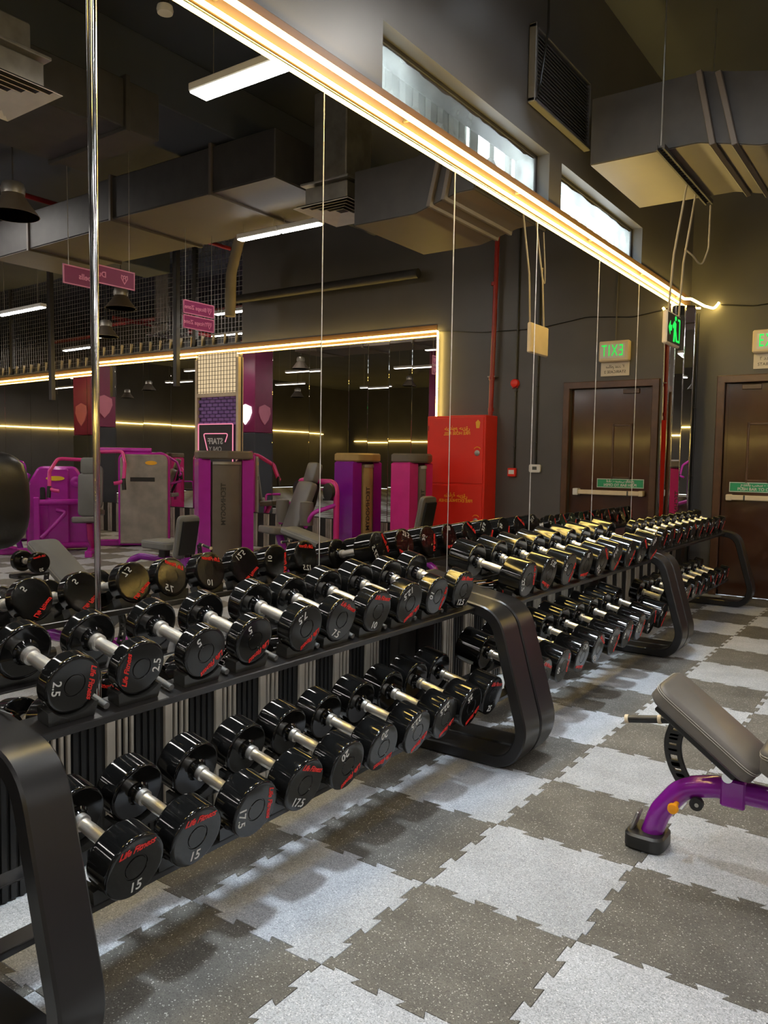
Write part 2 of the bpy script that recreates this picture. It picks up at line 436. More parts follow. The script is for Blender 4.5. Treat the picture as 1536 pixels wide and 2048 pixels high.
# carved screen outside the windows
scr = empty('lattice_screen', (-0.36, 3.0, 2.9)); tag(scr, 'pale carved lattice screen outside the high windows', 'screen')
def lattice(y0, y1, solid):
    m = MB(); st = 0.30; n = max(1, round((y1-y0)/st)); st = (y1-y0)/n
    def bar(a, b, t=0.035): m.tube([(0, a[0]-3.0, a[1]-2.9), (0, b[0]-3.0, b[1]-2.9)], t/2*1.3, 4)
    for i in range(n+1): bar((y0+i*st, 2.85), (y0+i*st, 3.6))
    for i in range(n):
        for zz in (2.86, 3.16, 3.46):
            a = y0+i*st; h = 0.15
            bar((a, zz), (a+st/2, zz+h)); bar((a+st, zz), (a+st/2, zz+h)); bar((a+st/2, zz+h), (a+st/2, zz+h+0.12)); bar((a, zz+0.02), (a+st, zz+0.02))
    m.obj('lattice_panel', 'lattice', scr)
    if solid: MB().box((-0.07, (y0+y1)/2-3.0, 0.35), (0.06, y1-y0, 0.8)).obj('backing_panel', 'lattice', scr)
lattice(2.9, 3.42, False); lattice(3.46, 4.52, True); lattice(4.56, 5.0, False); lattice(5.04, 5.85, False); lattice(5.9, 6.95, False)
MB().box((0, 0.44-0.0, 0.44), (0.12, 0.05, 0.85), 0.005).obj('pier', 'lattice', scr)
# slats under the mirror
base = struct(MB().box((-0.004, 4.35, 0.2525), (0.010, 8.3, 0.505)).obj('trim_1', 'slat_d'))
def slat_me(w, t, mat): return MB().box((t/2, 0, 0.245), (t, w, 0.49), 0.0015).mesh('slat', mat)
SW, SN, SB = slat_me(0.032, 0.014, 'slat_l'), slat_me(0.0115, 0.012, 'slat_l'), slat_me(0.018, 0.008, 'slat_d')
y = 1.325-0.236*2
while y < 8.45:
    link('slat', SW, base, (0.001, y, 0.004))
    for d in (0.034, 0.060, 0.084): link('slat', SN, base, (0.001, y+d, 0.004))
    for d in (0.110, 0.138, 0.166, 0.194): link('slat', SB, base, (0.001, y+d, 0.004))
    y += 0.236
MB().box((0.006, 4.35, 0.499), (0.020, 8.3, 0.010), 0.002).obj('top_bead', 'rack', base)

# ---- left wall mirror
mir = empty('wall_mirror', (0, 1.0, 0.505)); tag(mir, 'frameless wall mirror in tall panes behind the dumbbell racks', 'mirror')
MZ0, MZ1 = 0.507, 2.866
def pane(y0, y1, tilt=0.0, yaw=0.0, x=0.0, parent=mir, org=(0, 1.0, 0.505)):
    h = MZ1-MZ0; wd = y1-y0-0.004
    m = MB().box((-0.0025, 0, 0), (0.005, wd, h), 0.0016)
    o = m.obj('mirror_pane', 'mirror', parent)
    o.location = (x-org[0], (y0+y1)/2-org[1], (MZ0+MZ1)/2-org[2]); o.rotation_euler = (0, -math.radians(tilt), math.radians(yaw))
    return o
pane(0.15, 1.512, 0.42, x=0.0)
EDG = [1.530, 2.624, 3.710, 4.753, 5.868, 6.818, 7.958]
jit = [0.0, 0.03, -0.03, 0.0, 0.03, -0.02]
for k in range(6): pane(EDG[k], EDG[k+1], jit[k])
pane(7.954, 8.054, 0.2, -42.0, 0.0345); pane(8.025, 8.125, -0.3, -48.0, 0.105)
MB().tube([(0.002, 0.521, 0.0), (0.002, 0.521, 2.360)], 0.011, 12).obj('chrome_joint_strip', 'chrome', mir, 40)
for yy in EDG[1:-1]: MB().tube([(0.001, yy-1.0, 0.0), (0.001, yy-1.0, 2.358)], 0.0018, 8).obj('joint_strip', 'seam', mir, 40)
for xx, yy in ((0.002, 7.964), (0.068, 8.041), (0.143, 8.109)): MB().tube([(xx, yy-1.0, 0.0), (xx, yy-1.0, 2.34)], 0.005, 8).obj('joint_strip', 'chrome', mir, 40)
MB().box((0.000, 3.28, 2.3645), (0.010, 8.26, 0.006), 0.002).obj('top_edge_trim', 'mirror_edge', mir)
# board and led strip above the mirror
bd = struct(MB().box((0.004, 4.28, 2.943), (0.014, 8.26, 0.141), 0.003).obj('trim_2', 'board'))
led = MB().tube(fillet([(0.055, 0.15, 2.925), (0.055, 8.02, 2.925), (0.085, 8.16, 2.945), (0.16, 8.38, 2.905), (0.235, 8.46, 2.885), (0.275, 8.475, 2.945)], 0.05, 5), 0.0115, 10).obj('led_strip', 'led', None, 60)
tag(led, 'upper glowing yellow strip light along the board above the long mirror', 'strip light')
lb2 = MB().tube(fillet([(0.030, 0.15, 2.876), (0.030, 8.20, 2.876), (0.14, 8.30, 2.872)], 0.04, 4), 0.0085, 10).obj('led_strip', 'led', None, 60)
tag(lb2, 'lower glowing yellow strip light right at the top edge of the long mirror', 'strip light')
for yy in (0.8, 2.0, 3.2, 4.4, 5.6, 6.8, 7.9): MB().box((0.032, yy, 2.925), (0.044, 0.012, 0.014), 0.002).obj('mounting_clip', 'galv', led)

# ---- far wall, partition, other walls, ceiling
wf = MB(); D0, D1, DH = 0.36, 1.275, 2.145
wf.box(((D0-0.3)/2, YF+0.12, ZC/2), (D0+0.3, 0.24, ZC)).box(((D1+6.45)/2, YF+0.12, ZC/2), (6.45-D1, 0.24, ZC)).box(((D0+D1)/2, YF+0.12, (DH+ZC)/2), (D1-D0, 0.24, ZC-DH))
struct(wf.obj('wall_far', 'wall'))
struct(MB().box((14.25, YF+0.08, 1.52), (15.6, 0.16, 3.04)).obj('wall_partition', 'wall'))
struct(MB().box((22.0, -0.5, ZC/2), (0.2, 27.2, ZC)).obj('wall_right', 'wall'))
struct(MB().box((10.9, YB-0.1, ZC/2), (22.4, 0.2, ZC)).obj('wall_back', 'wall'))
struct(MB().box((14.1, 13.0, ZC/2), (16.0, 0.2, ZC)).obj('wall_beyond', 'wall'))
struct(MB().box((6.33, 10.9, ZC/2), (0.2, 4.3, ZC)).obj('wall_beyond_side', 'wall'))
struct(MB().box((10.9, -0.5, ZC+0.1), (22.6, 27.4, 0.2)).obj('ceiling', 'ceil'))
for k, (x0, x1) in enumerate(((3.25, 4.0), (8.0, 8.6))): struct(MB().box(((x0+x1)/2, -2.7, 4.46), (x1-x0, 22.3, 0.48), 0.01).obj('trim_%d' % (3+k), 'ceil'))
# doors
dr = struct(MB().box(((D0+D1)/2, YF+0.075, DH/2), (D1-D0, 0.05, DH), 0.003).obj('door_1', 'door'))
fo = [(D0-0.075, 0), (D0-0.075, DH+0.075), (D1+0.075, DH+0.075), (D1+0.075, 0), (D1, 0), (D1, DH), (D0, DH), (D0, 0)]
MB().prism(fo, YF-0.028, YF+0.10, 'y', 0.006).obj('door_frame', 'frame', dr)
MB().prism([(D0, 0.05), (D0+0.03, 0.05), (D0+0.03, DH), (D0, DH)], YF+0.03, YF+0.05).obj('door_stop', 'door', dr)
vx0, vx1, vz0, vz1 = 0.585, 0.785, 1.17, 1.74
for (c, d) in (((vx0, 1.455), (0.022, 0.61)), ((vx1, 1.455), (0.022, 0.61)), ((0.685, vz0), (0.222, 0.022)), ((0.685, vz1), (0.222, 0.022))):
    MB().box((c[0], YF+0.046, c[1]), (d[0], 0.014, d[1]), 0.004).obj('vision_panel_bead', 'frame', dr)
MB().box((0.685, YF+0.048, 1.455), (0.18, 0.004, 0.55)).obj('vision_panel_glass', 'door', dr)
pb = MB().box((0.79, YF+0.0, 1.0), (0.76, 0.045, 0.05), 0.006).obj('push_bar', 'cream', dr, 30)
MB().box((1.17, YF+0.005, 1.0), (0.06, 0.09, 0.075), 0.006).obj('end_housing', 'white', pb)
MB().box((0.44, YF+0.005, 1.0), (0.05, 0.085, 0.06), 0.006).obj('end_housing', 'cream', pb)
MB().box((0.585, YF-0.023, 1.0), (0.016, 0.003, 0.05)).obj('lock_slot', 'lcd', pb)
MB().box((0.60, YF-0.005+0.05, DH-0.04), (0.18, 0.03, 0.05), 0.004).obj('door_closer', 'frame', dr)
gs = MB().box((0.69, YF+0.046, 1.105), (0.52, 0.004, 0.10)).obj('door_sign', 'green', dr)
for (c, d) in (((0.69, 1.150), (0.52, 0.006)), ((0.69, 1.060), (0.52, 0.006)), ((0.433, 1.105), (0.006, 0.10)), ((0.947, 1.105), (0.006, 0.10))): MB().box((c[0], YF+0.0435, c[1]), (d[0], 0.002, d[1])).obj('sign_border', 'white', gs)
def put_text(txt, size, mat, origin, right, up, parent=None, shear=0, bold=0.0, space=1.0, name='lettering', org=(0, 0, 0)):
    return link(name, text_mesh(txt, size, mat, shear, 0.0008, bold, space), parent, None, frame_mat(Vector(origin)-Vector(org), right, up))
XR, ZU = (1, 0, 0), (0, 0, 1)
put_text('PUSH BAR TO OPEN', 0.040, 'white_ink', (0.69, YF+0.0425, 1.085), XR, ZU, gs, bold=0.001)
put_text('\uFEA2\uFE98\uFED4\uFEDF\uFE8E\uFE91\u0020\uFE90\uFEA4\uFEB3\u0020-\u0020\uFEC9\uFED3\uFEA9\uFE8D', 0.040, 'white_ink', (0.69, YF+0.0425, 1.128), XR, ZU, gs, bold=0.001)
#@@OBJ
# ================================================================== LAMPS
def linear_lamp(x, y, z, ln, label, ax='x', wd=0.10):
    top = 3.755 if 'under the duct' in label else ZC-0.004
    t = empty('linear_lamp', (x, y, z)); tag(t, label, 'lamp', 'suspended linear lamps')
    d = (ln, wd) if ax == 'x' else (wd, ln)
    MB().box((0, 0, 0.035), (d[0], d[1], 0.05), 0.006).obj('housing', 'white', t)
    MB().box((0, 0, 0.004), (d[0]-0.02, d[1]-0.012, 0.012), 0.004).obj('diffuser', 'lamp', t)
    for s in (-1, 1):
        q = (s*ln*0.38, 0) if ax == 'x' else (0, s*ln*0.38)
        MB().tube([(q[0], q[1], 0.06), (q[0], q[1], max(0.062, top-z))], 0.003, 6).obj('suspension_wire', 'galv', t)
    return t
LAMPS = [(1.18, 3.53, 3.60, 1.25, 'white linear lamp hung nearest above the aisle by the mirror', 0.15),
         (3.72, 6.05, 3.60, 0.56, 'white linear lamp under the duct, outer one of a pair', 0.09), (3.15, 6.05, 3.60, 0.56, 'white linear lamp under the duct, inner one of a pair', 0.09),
         (9.2, 6.66, 3.58, 1.2, 'white linear lamp above the far purple machine', 0.1), (6.1, 3.0, 3.6, 1.2, 'white linear lamp in the middle of the room', 0.1),
         (1.6, 0.6, 3.6, 1.2, 'white linear lamp over the near end of the aisle', 0.12), (4.2, 1.6, 3.6, 1.2, 'white linear lamp over the free bench area', 0.12),
         (2.0, -2.6, 3.6, 1.2, 'white linear lamp behind the viewpoint by the mirror', 0.1), (5.2, -2.0, 3.6, 1.2, 'white linear lamp behind the viewpoint in mid room', 0.1),
         (8.6, 0.5, 3.6, 1.2, 'white linear lamp near the right wall', 0.1), (8.9, -3.6, 3.6, 1.2, 'white linear lamp in the back right corner', 0.1), (5.6, -5.6, 3.6, 1.2, 'white linear lamp before the back wall', 0.1),
         (6.9, 4.6, 4.2, 1.2, 'added unseen linear lamp high over the machine row', 0.12), (9.2, 4.3, 4.2, 1.2, 'added unseen linear lamp high near the right columns', 0.12),  # this pair is added out of view to brighten the reflected machines
         *[(x, y, 3.6, 1.2, 'white linear lamp %s in the wide right half of the room' % q, 0.10) for x, y, q in ((11.5, 4.6, 'nearest the partition'), (11.8, 1.0, 'left of centre'), (14.0, 2.6, 'at the centre'), (14.6, -1.6, 'behind the centre'), (16.4, 4.4, 'near the far right'), (17.2, 0.6, 'right of centre'), (18.6, -3.0, 'in the back right corner'), (12.6, -3.4, 'toward the back'), (19.6, 3.0, 'by the far right wall'))],
         (3.4, -5.0, 3.6, 1.2, 'white linear lamp in the back left corner', 0.1),
         (6.95, 8.95, 3.6, 1.1, 'white linear lamp just beyond the wire mesh', 0.09), (11.9, 9.5, 3.6, 1.2, 'white linear lamp farther beyond the wire mesh', 0.09), (4.5, -8.5, 3.6, 1.2, 'white linear lamp far at the back, left of two', 0.1), (8.6, -9.5, 3.6, 1.2, 'white linear lamp far at the back, right of two', 0.1),
         (9.2, 11.0, 3.7, 1.2, 'white linear lamp deep in the room beyond the mesh', 0.09)]
def downlight(x, y, label):  # unseen ceiling lamps, added to cast the racks' shadows on the floor
    t = empty('added_can_downlight', (x, y, 4.10)); tag(t, label, 'lamp', 'added can downlights over the racks')
    m = MB(); seg = 28; R, r, h = 0.175, 0.165, 0.585
    m.lathe([(r, 0.0), (R, 0.0), (R, h), (0.0, h), (0.0, h-0.01), (r, h-0.01)], seg)
    m.f = m.f[:-2] + [tuple(5*seg+k for k in range(seg))][:0]
    m.f += [(5*seg+k, 5*seg+(k+1) % seg, (k+1) % seg, k) for k in range(seg)]
    m.obj('can', 'ductdark', t, 40)  # deep can added to keep this light off the upper wall
    MB().lathe([(0, 0.53), (0.145, 0.53), (0.145, 0.56), (0, 0.56)], 24).obj('lamp_disc', 'lamp_cool', t)
for (x, y, lb) in ((0.46, 1.75, 'added unseen black can downlight above the nearest rack'), (0.46, 4.4, 'added unseen black can downlight above the middle rack')): downlight(x, y, lb)
for (x, y, z, ln, lb, wd) in LAMPS: linear_lamp(x, y, z, ln, lb, 'x', wd)

# ================================================================== DUMBBELL RACKS
TILT = math.radians(12.5)
def frame_path(k=0.0):
    p = [(0.13, 0.03), (0.735, 0.03), (0.80, 0.16), (0.655, 0.66), (0.44, 0.70), (0.15, 0.765)]
    return fillet(p, [0.02, 0.13, 0.16, 0.13, 0.3, 0.02], 8, True)
FP = frame_path()
TOPC, BOTC = (0.430, 0.812), (0.485, 0.362)     # x,z of a dumbbell's centre on each tier
def saddle_mesh(R, gap):
    o = []; hw = R*0.92; a0 = math.radians(222); a1 = math.radians(318); rr = R+0.003
    o.append((-hw, -R*0.72)); 
    o += [(rr*math.cos(a0+(a1-a0)*k/10), rr*math.sin(a0+(a1-a0)*k/10)) for k in range(11)]
    o += [(hw, -R*0.72), (hw*0.9, -R-0.016), (-hw*0.9, -R-0.016)]
    return MB().prism(o, -gap/2, gap/2, 'x').mesh('saddle', 'saddle', 40)
def head_mesh(R, L, g):
    x0 = g/2+0.024; e = 0.0065; q = 0.0035; x1 = x0+L
    pr = [(0.0, g/2), (0.0195, g/2), (0.0195, g/2+0.010), (0.026, g/2+0.010), (0.029, x0-0.004), (0.034, x0), (0.038, x0), (R-e-q, x0), (R-e, x0), (R-e*0.62, x0+e*0.12), (R-e*0.3, x0+e*0.35), (R-e*0.08, x0+e*0.68), (R, x0+e), (R, x0+e+q),
          (R, x1-e-q), (R, x1-e), (R-e*0.08, x1-e*0.68), (R-e*0.3, x1-e*0.35), (R-e*0.62, x1-e*0.12), (R-e, x1), (R-e-q, x1), (R*0.42, x1), (R*0.40, x1), (R*0.385, x1-0.0022), (R*0.355, x1-0.0022), (R*0.34, x1), (R*0.32, x1), (0.0, x1)]
    return MB().lathe(pr, 40, 'x').mesh('head', 'urethane', 28)
def grip_mesh(g):
    pr = [(0.0, -g/2-0.012), (0.0225, -g/2-0.012), (0.0225, -g/2+0.006), (0.017, -g/2+0.008), (0.017, -g/2+0.012), (0.0165, -g/2+0.014), (0.0175, -g*0.2), (0.0180, 0), (0.0175, g*0.2), (0.0165, g/2-0.014), (0.017, g/2-0.012), (0.017, g/2-0.008), (0.0225, g/2-0.006), (0.0225, g/2+0.012), (0.0, g/2+0.012)]
    return MB().lathe(pr, 20, 'x').mesh('grip', 'grip', 35)
_dm = {}
def dumbbell_parts(R, L, g, txt):
    k = (round(R, 4), round(L, 4), g)
    if k not in _dm: _dm[k] = (head_mesh(R, L, g), grip_mesh(g))
    return _dm[k]
FLIP = Matrix.Rotation(PI, 4, 'Z')
def dumbbell(R, L, g, txt, mw, roll, label, group):
    t = empty('dumbbell'); t.matrix_world = mw @ Matrix.Rotation(-math.radians(roll), 4, 'X'); tag(t, label, 'dumbbell', group)
    hm, gm = dumbbell_parts(R, L, g, txt)
    link('grip', gm, t)
    xf = g/2+0.024+L+0.0003
    nm = text_mesh(txt, R*0.44, 'white_ink', 0.12, 0.0006, R*0.004); lm = text_mesh('Life Fitness', R*0.29, 'red_ink', 0.45, 0.0008, R*0.005, 0.95)
    for s in (1, -1):
        h = link('head', hm, t, None, Matrix.Identity(4) if s > 0 else FLIP.copy())
        link('weight_number', nm, h, None, frame_mat((xf, 0, -R*0.66), (0, 1, 0), (0, 0, 1)))
        link('maker_lettering', lm, h, None, frame_mat((xf, 0, R*0.62), (0, 1, 0), (0, 0, 1)))
    return t
_sm = {}
def rack(label, yA, yB, wA, wB, top, bot, tname):
    """top / bot: lists of (y, text, R, L, roll)"""
    t = empty('dumbbell_rack', (0.42, (yA+yB)/2, 0)); tag(t, label, 'rack', 'two-tier dumbbell racks along the mirror')
    O = Vector((0.42, (yA+yB)/2, 0))
    for yy, w in ((yA+wA/2, wA), (yB-wB/2, wB)):
        m = MB().loop(FP, w-0.006, 0.052, yy); m.xf(Matrix.Translation(-O)); fr = m.obj('end_frame', 'rack', t, 35)
        # raised seam along the outer face of the frame
        pts = [(x, z) for x, z in FP if x > 0.4]
        for s in (-1, 1):
            MB().box((0.42+0.03-O.x, yy-O.y+s*(w*0.3), 0.730), (0.10, 0.004, 0.003)).obj('frame_decal', 'peg', fr) if s > 0 else None
    for tier, ((cx, cz), lst, off) in enumerate(((TOPC, top, 0.0), (BOTC, bot, 0.0))):
        g = 0.118
        Lm = sum(d[3] for d in lst)/len(lst); Rm = sum(d[2] for d in lst)/len(lst)
        so = g/2+0.024+(Lm*0.5 if tier == 0 else 0.012)
        rot = Matrix.Rotation(TILT, 4, 'Y')
        for s, nm in ((1, 'front'), (-1, 'rear')):
            m = MB().box((0, 0, 0), (0.085 if tier == 0 else 0.045, yB-yA-0.02, 0.006), 0.002).box((s*(0.041 if tier == 0 else 0.020), 0, -0.008), (0.005, yB-yA-0.02, 0.020), 0.0015)
            base = Vector((cx, (yA+yB)/2, cz)) + (rot @ Vector((s*so, 0, -Rm-0.020)))
            r = m.obj('shelf_rail', 'rack', t); r.matrix_local = Matrix.Translation(base-O) @ rot
            for k, (y, txt, R, L, roll) in enumerate(lst):
                key = (round(R, 3),)
                if key not in _sm: _sm[key] = saddle_mesh(R, 0.046)
                link('saddle', _sm[key], r, (0, y-(yA+yB)/2, Rm+0.020-(Rm-R)))
                if s > 0 and k < len(lst):
                    ym = (y + (lst[k+1][0] if k+1 < len(lst) else y+0.2))/2
                    if k == 0: pass
                    pg = MB().tube([(-0.075, 0, 0.016), (0.02, 0, 0.016)], 0.0085, 10).mesh('peg', 'peg', 40) if 'peg' not in _sm else _sm['peg']
                    _sm['peg'] = pg
                    if ym < yB-0.09: link('stop_peg', pg, r, (0, ym-(yA+yB)/2, 0))
        for k, (y, txt, R, L, roll) in enumerate(lst):
            mw = Matrix.Translation((cx, y, cz)) @ rot @ Matrix.Translation((0, 0, R-Rm))
            lb = 'black dumbbell marked %s, %s from the near end, %s shelf of %s rack' % (txt, ORD[k], ('top', 'bottom')[tier], tname)
            dumbbell(R, L, g, txt, mw, roll, lb, 'dumbbells on the %s rack' % tname)
    return t
T1 = list(zip([1.075, 1.265, 1.475, 1.665, 1.885, 2.065, 2.262, 2.460, 2.668, 2.865], ['2.5', '2.5', '5', '5', '7.5', '7.5', '10', '12.5', '10', '12.5'],
     [.0725, .0725, .0735, .0735, .077, .077, .079, .081, .079, .081], [.044, .044, .050, .050, .060, .060, .068, .074, .068, .074], [92, 272, 140, 145, 145, 25, 12, 150, 105, 8]))
B1 = list(zip([1.175, 1.368, 1.580, 1.790, 1.995, 2.195, 2.405, 2.605, 2.795, 2.985], ['15', '15', '17.5', '17.5', '20', '20', '22.5', '22.5', '25', '25'],
     [.085]*10, [.082, .082, .088, .088, .095, .095, .1, .1, .108, .108], [-6, 0, 85, 22, 148, 168, 150, 152, 148, 12]))
T2 = [(3.41+0.238*k, x, .088, l, r) for k, (x, l, r) in enumerate([('27.5', .118, 70), ('27.5', .118, 200), ('30', .126, 110), ('30', .126, 180), ('32.5', .132, 40), ('32.5', .132, 130), ('35', .138, 120), ('35', .138, 35), ('37.5', .14, 150)])]
B2 = [(3.44+0.238*k, x, .088, l, r) for k, (x, l, r) in enumerate([('40', .14, 20), ('40', .14, 80), ('42.5', .145, 190), ('42.5', .145, 30), ('45', .15, 110), ('45', .15, 90), ('47.5', .15, 100), ('47.5', .15, 60), ('50', .152, 120)])]
T3 = [(5.84+0.208*k, x, .072, .055, r) for k, (x, r) in enumerate([('10', 100), ('9', 60), ('9', 130), ('8', 90), ('8', 30), ('7', 110), ('7', 80), ('6', 140), ('6', 75), ('5', 110)])]
B3 = [(5.86+0.222*k, x, .078, .066, r) for k, (x, r) in enumerate([('20', 60), ('20', 110), ('18', 100), ('18', 80), ('16', 130), ('16', 40), ('14', 90), ('14', 115), ('12', 70)])]
rack('black two-tier dumbbell rack nearest the viewer', 0.860, 3.160, 0.115, 0.155, T1, B1, 'nearest')
rack('black two-tier dumbbell rack in the middle, between two double end frames', 3.168, 5.606, 0.155, 0.155, T2, B2, 'middle')
rack('black two-tier dumbbell rack farthest away, beside the brown door', 5.614, 8.000, 0.155, 0.155, T3, B3, 'farthest')

# ================================================================== BENCHES
def pad_mb(ln, wd, th, r=0.05, ch=0.014):
    o = rrect(ln, wd, r, 6)
    m = MB(); n = len(o)
    rings = [(inset(o, ch), 0), (o, ch*0.8), (o, th-ch), (inset(o, ch*0.35), th-ch*0.35), (inset(o, ch*1.1), th)]
    vs = []; fs = []
    for q, z in rings: vs += [(x, y, z) for x, y in q]
    for i in range(len(rings)-1):
        for k in range(n): fs.append((i*n+k, i*n+(k+1) % n, (i+1)*n+(k+1) % n, (i+1)*n+k))
    fs.append(tuple(range(n))[::-1]); fs.append(tuple((len(rings)-1)*n+k for k in range(n)))
    return m.add(vs, fs)
def ring_mb(ln, wd, z, r, t):
    return MB().tube([(x, y, z) for x, y in rrect(ln, wd, r, 6)], t, 5, True)
def bench(loc, rz, label, back=(0.055, 0.595, 0.345, 0.385), vin='vinyl', group='adjustable benches in the free weight area', seatz=0.385, fl=False, seatx=0.56):
    t = empty('weight_bench', loc, rz); tag(t, label, 'bench', group)
    path = fillet([(0, 0, 0.03), (0.03, 0, 0.13), (0.105, 0, 0.235), (0.21, 0, 0.262), (0.98, 0, 0.262), (1.16, 0, 0.20), (1.22, 0, 0.045)], 0.14, 8)
    fr = MB().tube(path, 0.037, 18).obj('main_tube', 'purple', t, 50)
    MB().box((0.265, 0, 0.262), (0.075, 0.082, 0.092), 0.006).obj('pivot_bracket', 'purple', fr)
    ft = MB().prism(rrect(0.135, 0.145, 0.045, 6), 0.0, 0.055, 'z', 0.008).obj('foot', 'black', t, 40); ft.location = (-0.008, 0, 0)
    MB().box((-0.038, -0.012, 0.085), (0.012, 0.05, 0.075), 0.004, Matrix.Rotation(math.radians(18), 3, 'Y')).obj('wheel_guard', 'galv', ft)
    rf = MB().tube([(1.22, -0.24, 0.035), (1.22, 0.24, 0.035)], 0.033, 14).obj('rear_foot', 'purple', t, 40)
    for s in (-1, 1): MB().lathe([(0.0, -0.03), (0.037, -0.03), (0.037, 0.03), (0.0, 0.03)], 14, 'y', (1.22, s*0.255, 0.037)).obj('end_cap', 'black', rf)
    # back pad
    (x0, z0, x1, z1) = back
    ln = math.hypot(x1-x0, z1-z0); ang = math.atan2(z1-z0, x1-x0)
    bp = pad_mb(ln+0.03, 0.26, 0.064, 0.055).obj('back_pad', vin, t, 40)
    mm = Matrix.Translation(((x0+x1)/2, 0, (z0+z1)/2)) @ Matrix.Rotation(-ang, 4, 'Y') @ Matrix.Translation((0, 0, -0.064))
    bp.matrix_local = mm
    for z in (0.0435, 0.0505): ring_mb(ln+0.032, 0.262, z, 0.056, 0.0013).obj('seam_piping', 'stitch', bp)
    MB().box((0, 0, -0.012), (ln*0.86, 0.20, 0.024), 0.004).obj('pad_board', 'black', bp)
    sp = pad_mb(0.42, 0.30, 0.085, 0.06).obj('seat_pad', vin, t, 40); sp.location = (seatx, 0, seatz-0.01)
    for z in (0.058, 0.066): ring_mb(0.422, 0.302, z, 0.061, 0.0013).obj('seam_piping', 'stitch', sp)
    MB().box((0.0, 0, -0.05), (0.10, 0.07, 0.10), 0.005).obj('seat_post', 'black', sp)
    hb = MB().box((0.262, 0, 0.315), (0.05, 0.05, 0.06), 0.005).obj('hinge_block', 'black', t)
    for s in (-1, 1): MB().lathe([(0, -0.006), (0.017, -0.006), (0.017, 0.006), (0, 0.006)], 16, 'y', (0.25, s*0.048, 0.318)).obj('hinge_bolt', 'chrome', hb)
    # arc plate with holes
    if not fl:
        m = MB(); A = fillet([(0.078, 0.440), (0.062, 0.388), (0.066, 0.335), (0.085, 0.285), (0.120, 0.230)], 0.2, 4); N = len(A)
        for sgn in (-1, 1): m.loop([(x+sgn*0.0205, z) for x, z in A], 0.012, 0.017, 0.0, False, 0.002)
        for k in range(N):
            if k not in (4, 5, 8, 9, 12, 13): m.box((A[k][0], 0, A[k][1]), (0.036, 0.0118, 0.020))
        m.obj('adjustment_arc', 'black', t, 30)
    h = MB().tube([(-0.098, 0, 0.427), (0.07, 0, 0.458)], 0.0135, 14).obj('handle_grip', 'black', t, 40)
    for u in (0.0, 0.66):
        a = Vector((-0.100, 0, 0.4266)).lerp(Vector((0.07, 0, 0.458)), u)
        MB().tube([a, a+Vector((0.012, 0, 0.0022))], 0.0155, 14).obj('grip_collar', 'cream', h, 40)
    k = MB().tube([(0.092, -0.03, 0.185), (0.092, -0.066, 0.183)], [0.008, 0.010], 12).obj('pull_pin', 'orange', t, 40)
    MB().lathe([(0, -0.012), (0.016, -0.010), (0.0185, 0.0), (0.012, 0.012), (0, 0.012)], 18, 'y', (0.092, -0.076, 0.183)).obj('knob', 'orange', k, 40)
    hh = MB().lathe([(0, -0.01), (0.022, -0.01), (0.022, 0.01), (0, 0.01)], 18, 'y', (0.155, -0.03, 0.20)).obj('pivot_lug', 'black', t, 40)
    MB().lathe([(0, -0.003), (0.007, -0.003), (0.007, 0.003), (0, 0.003)], 10, 'y', (0.158, -0.042, 0.20)).obj('bolt', 'chrome', hh)
    return t
bench((1.425, 2.72, 0), 0.0, 'purple framed incline bench with charcoal pads at the right of the aisle')
#@@WALLITEMS
# ================================================================== ON THE FAR WALL
def wall_thing(name, label, cat, x, z, y=YF):
    t = empty(name, (x, y, z)); return tag(t, label, cat)
# exit box over the door with a paper notice below
t = wall_thing('exit_light', 'cream exit light box with green letters above the brown door', 'exit sign', 0.77, 2.53)
MB().box((0, -0.04, 0), (0.33, 0.08, 0.22), 0.012).obj('housing', 'cream', t)
MB().box((0.012, -0.0805, 0), (0.27, 0.002, 0.15)).obj('face', 'white', t)
ex = put_text('EXIT', 0.165, 'exit_glow', (0.012, -0.083, 0.0), XR, ZU, t, bold=0.0, space=1.25); ex.scale = (0.60, 1.05, 1)
MB().tube([(0, -0.03, 0.11), (0, -0.01, 0.9)], 0.008, 8).obj('conduit', 'wall', t)
t = wall_thing('paper_notice', 'white staircase notice hanging under the exit light', 'notice', 0.77, 2.345)
MB().box((0, -0.012, 0), (0.315, 0.004, 0.150), 0.001).obj('sheet', 'paper', t)
put_text('STAIRCASE 2', 0.042, 'dark_ink', (0, -0.0148, -0.032), XR, ZU, t)
put_text('\u0662 \uFEA9\uFEAA\uFECB \uFEE2\uFEDF\uFEE0\uFEB3', 0.046, 'dark_ink', (0, -0.0148, 0.026), XR, ZU, t)
# alarm sounder, call point, thermostat and their conduits
t = wall_thing('alarm_sounder', 'round red fire alarm sounder on the dark wall', 'alarm', 1.955, 2.237)
MB().lathe([(0, 0), (0.050, 0), (0.052, -0.02), (0.045, -0.045), (0.02, -0.055), (0, -0.055)], 24, 'y').obj('cap', 'red', t, 40)
MB().box((0, -0.012, -0.035), (0.07, 0.024, 0.05), 0.006).obj('base', 'redpipe', t)
t = wall_thing('call_point', 'small red fire alarm call point with white label', 'call point', 1.957, 1.196)
MB().box((0, -0.025, 0), (0.10, 0.05, 0.10), 0.006).obj('body', 'red', t)
MB().box((0, -0.051, 0.004), (0.07, 0.002, 0.048)).obj('glass_label', 'white', t)
MB().box((0.052, -0.02, 0), (0.006, 0.03, 0.09), 0.002).obj('side_cover', 'white', t)
t = wall_thing('thermostat', 'white wall thermostat with small grey display', 'thermostat', 1.672, 1.248)
MB().prism(rrect(0.145, 0.095, 0.025, 5), -0.03, 0.0, 'y', 0.006).obj('body', 'white', t, 40)
MB().box((0, -0.031, 0.004), (0.055, 0.003, 0.038)).obj('display', 'lcd', t)
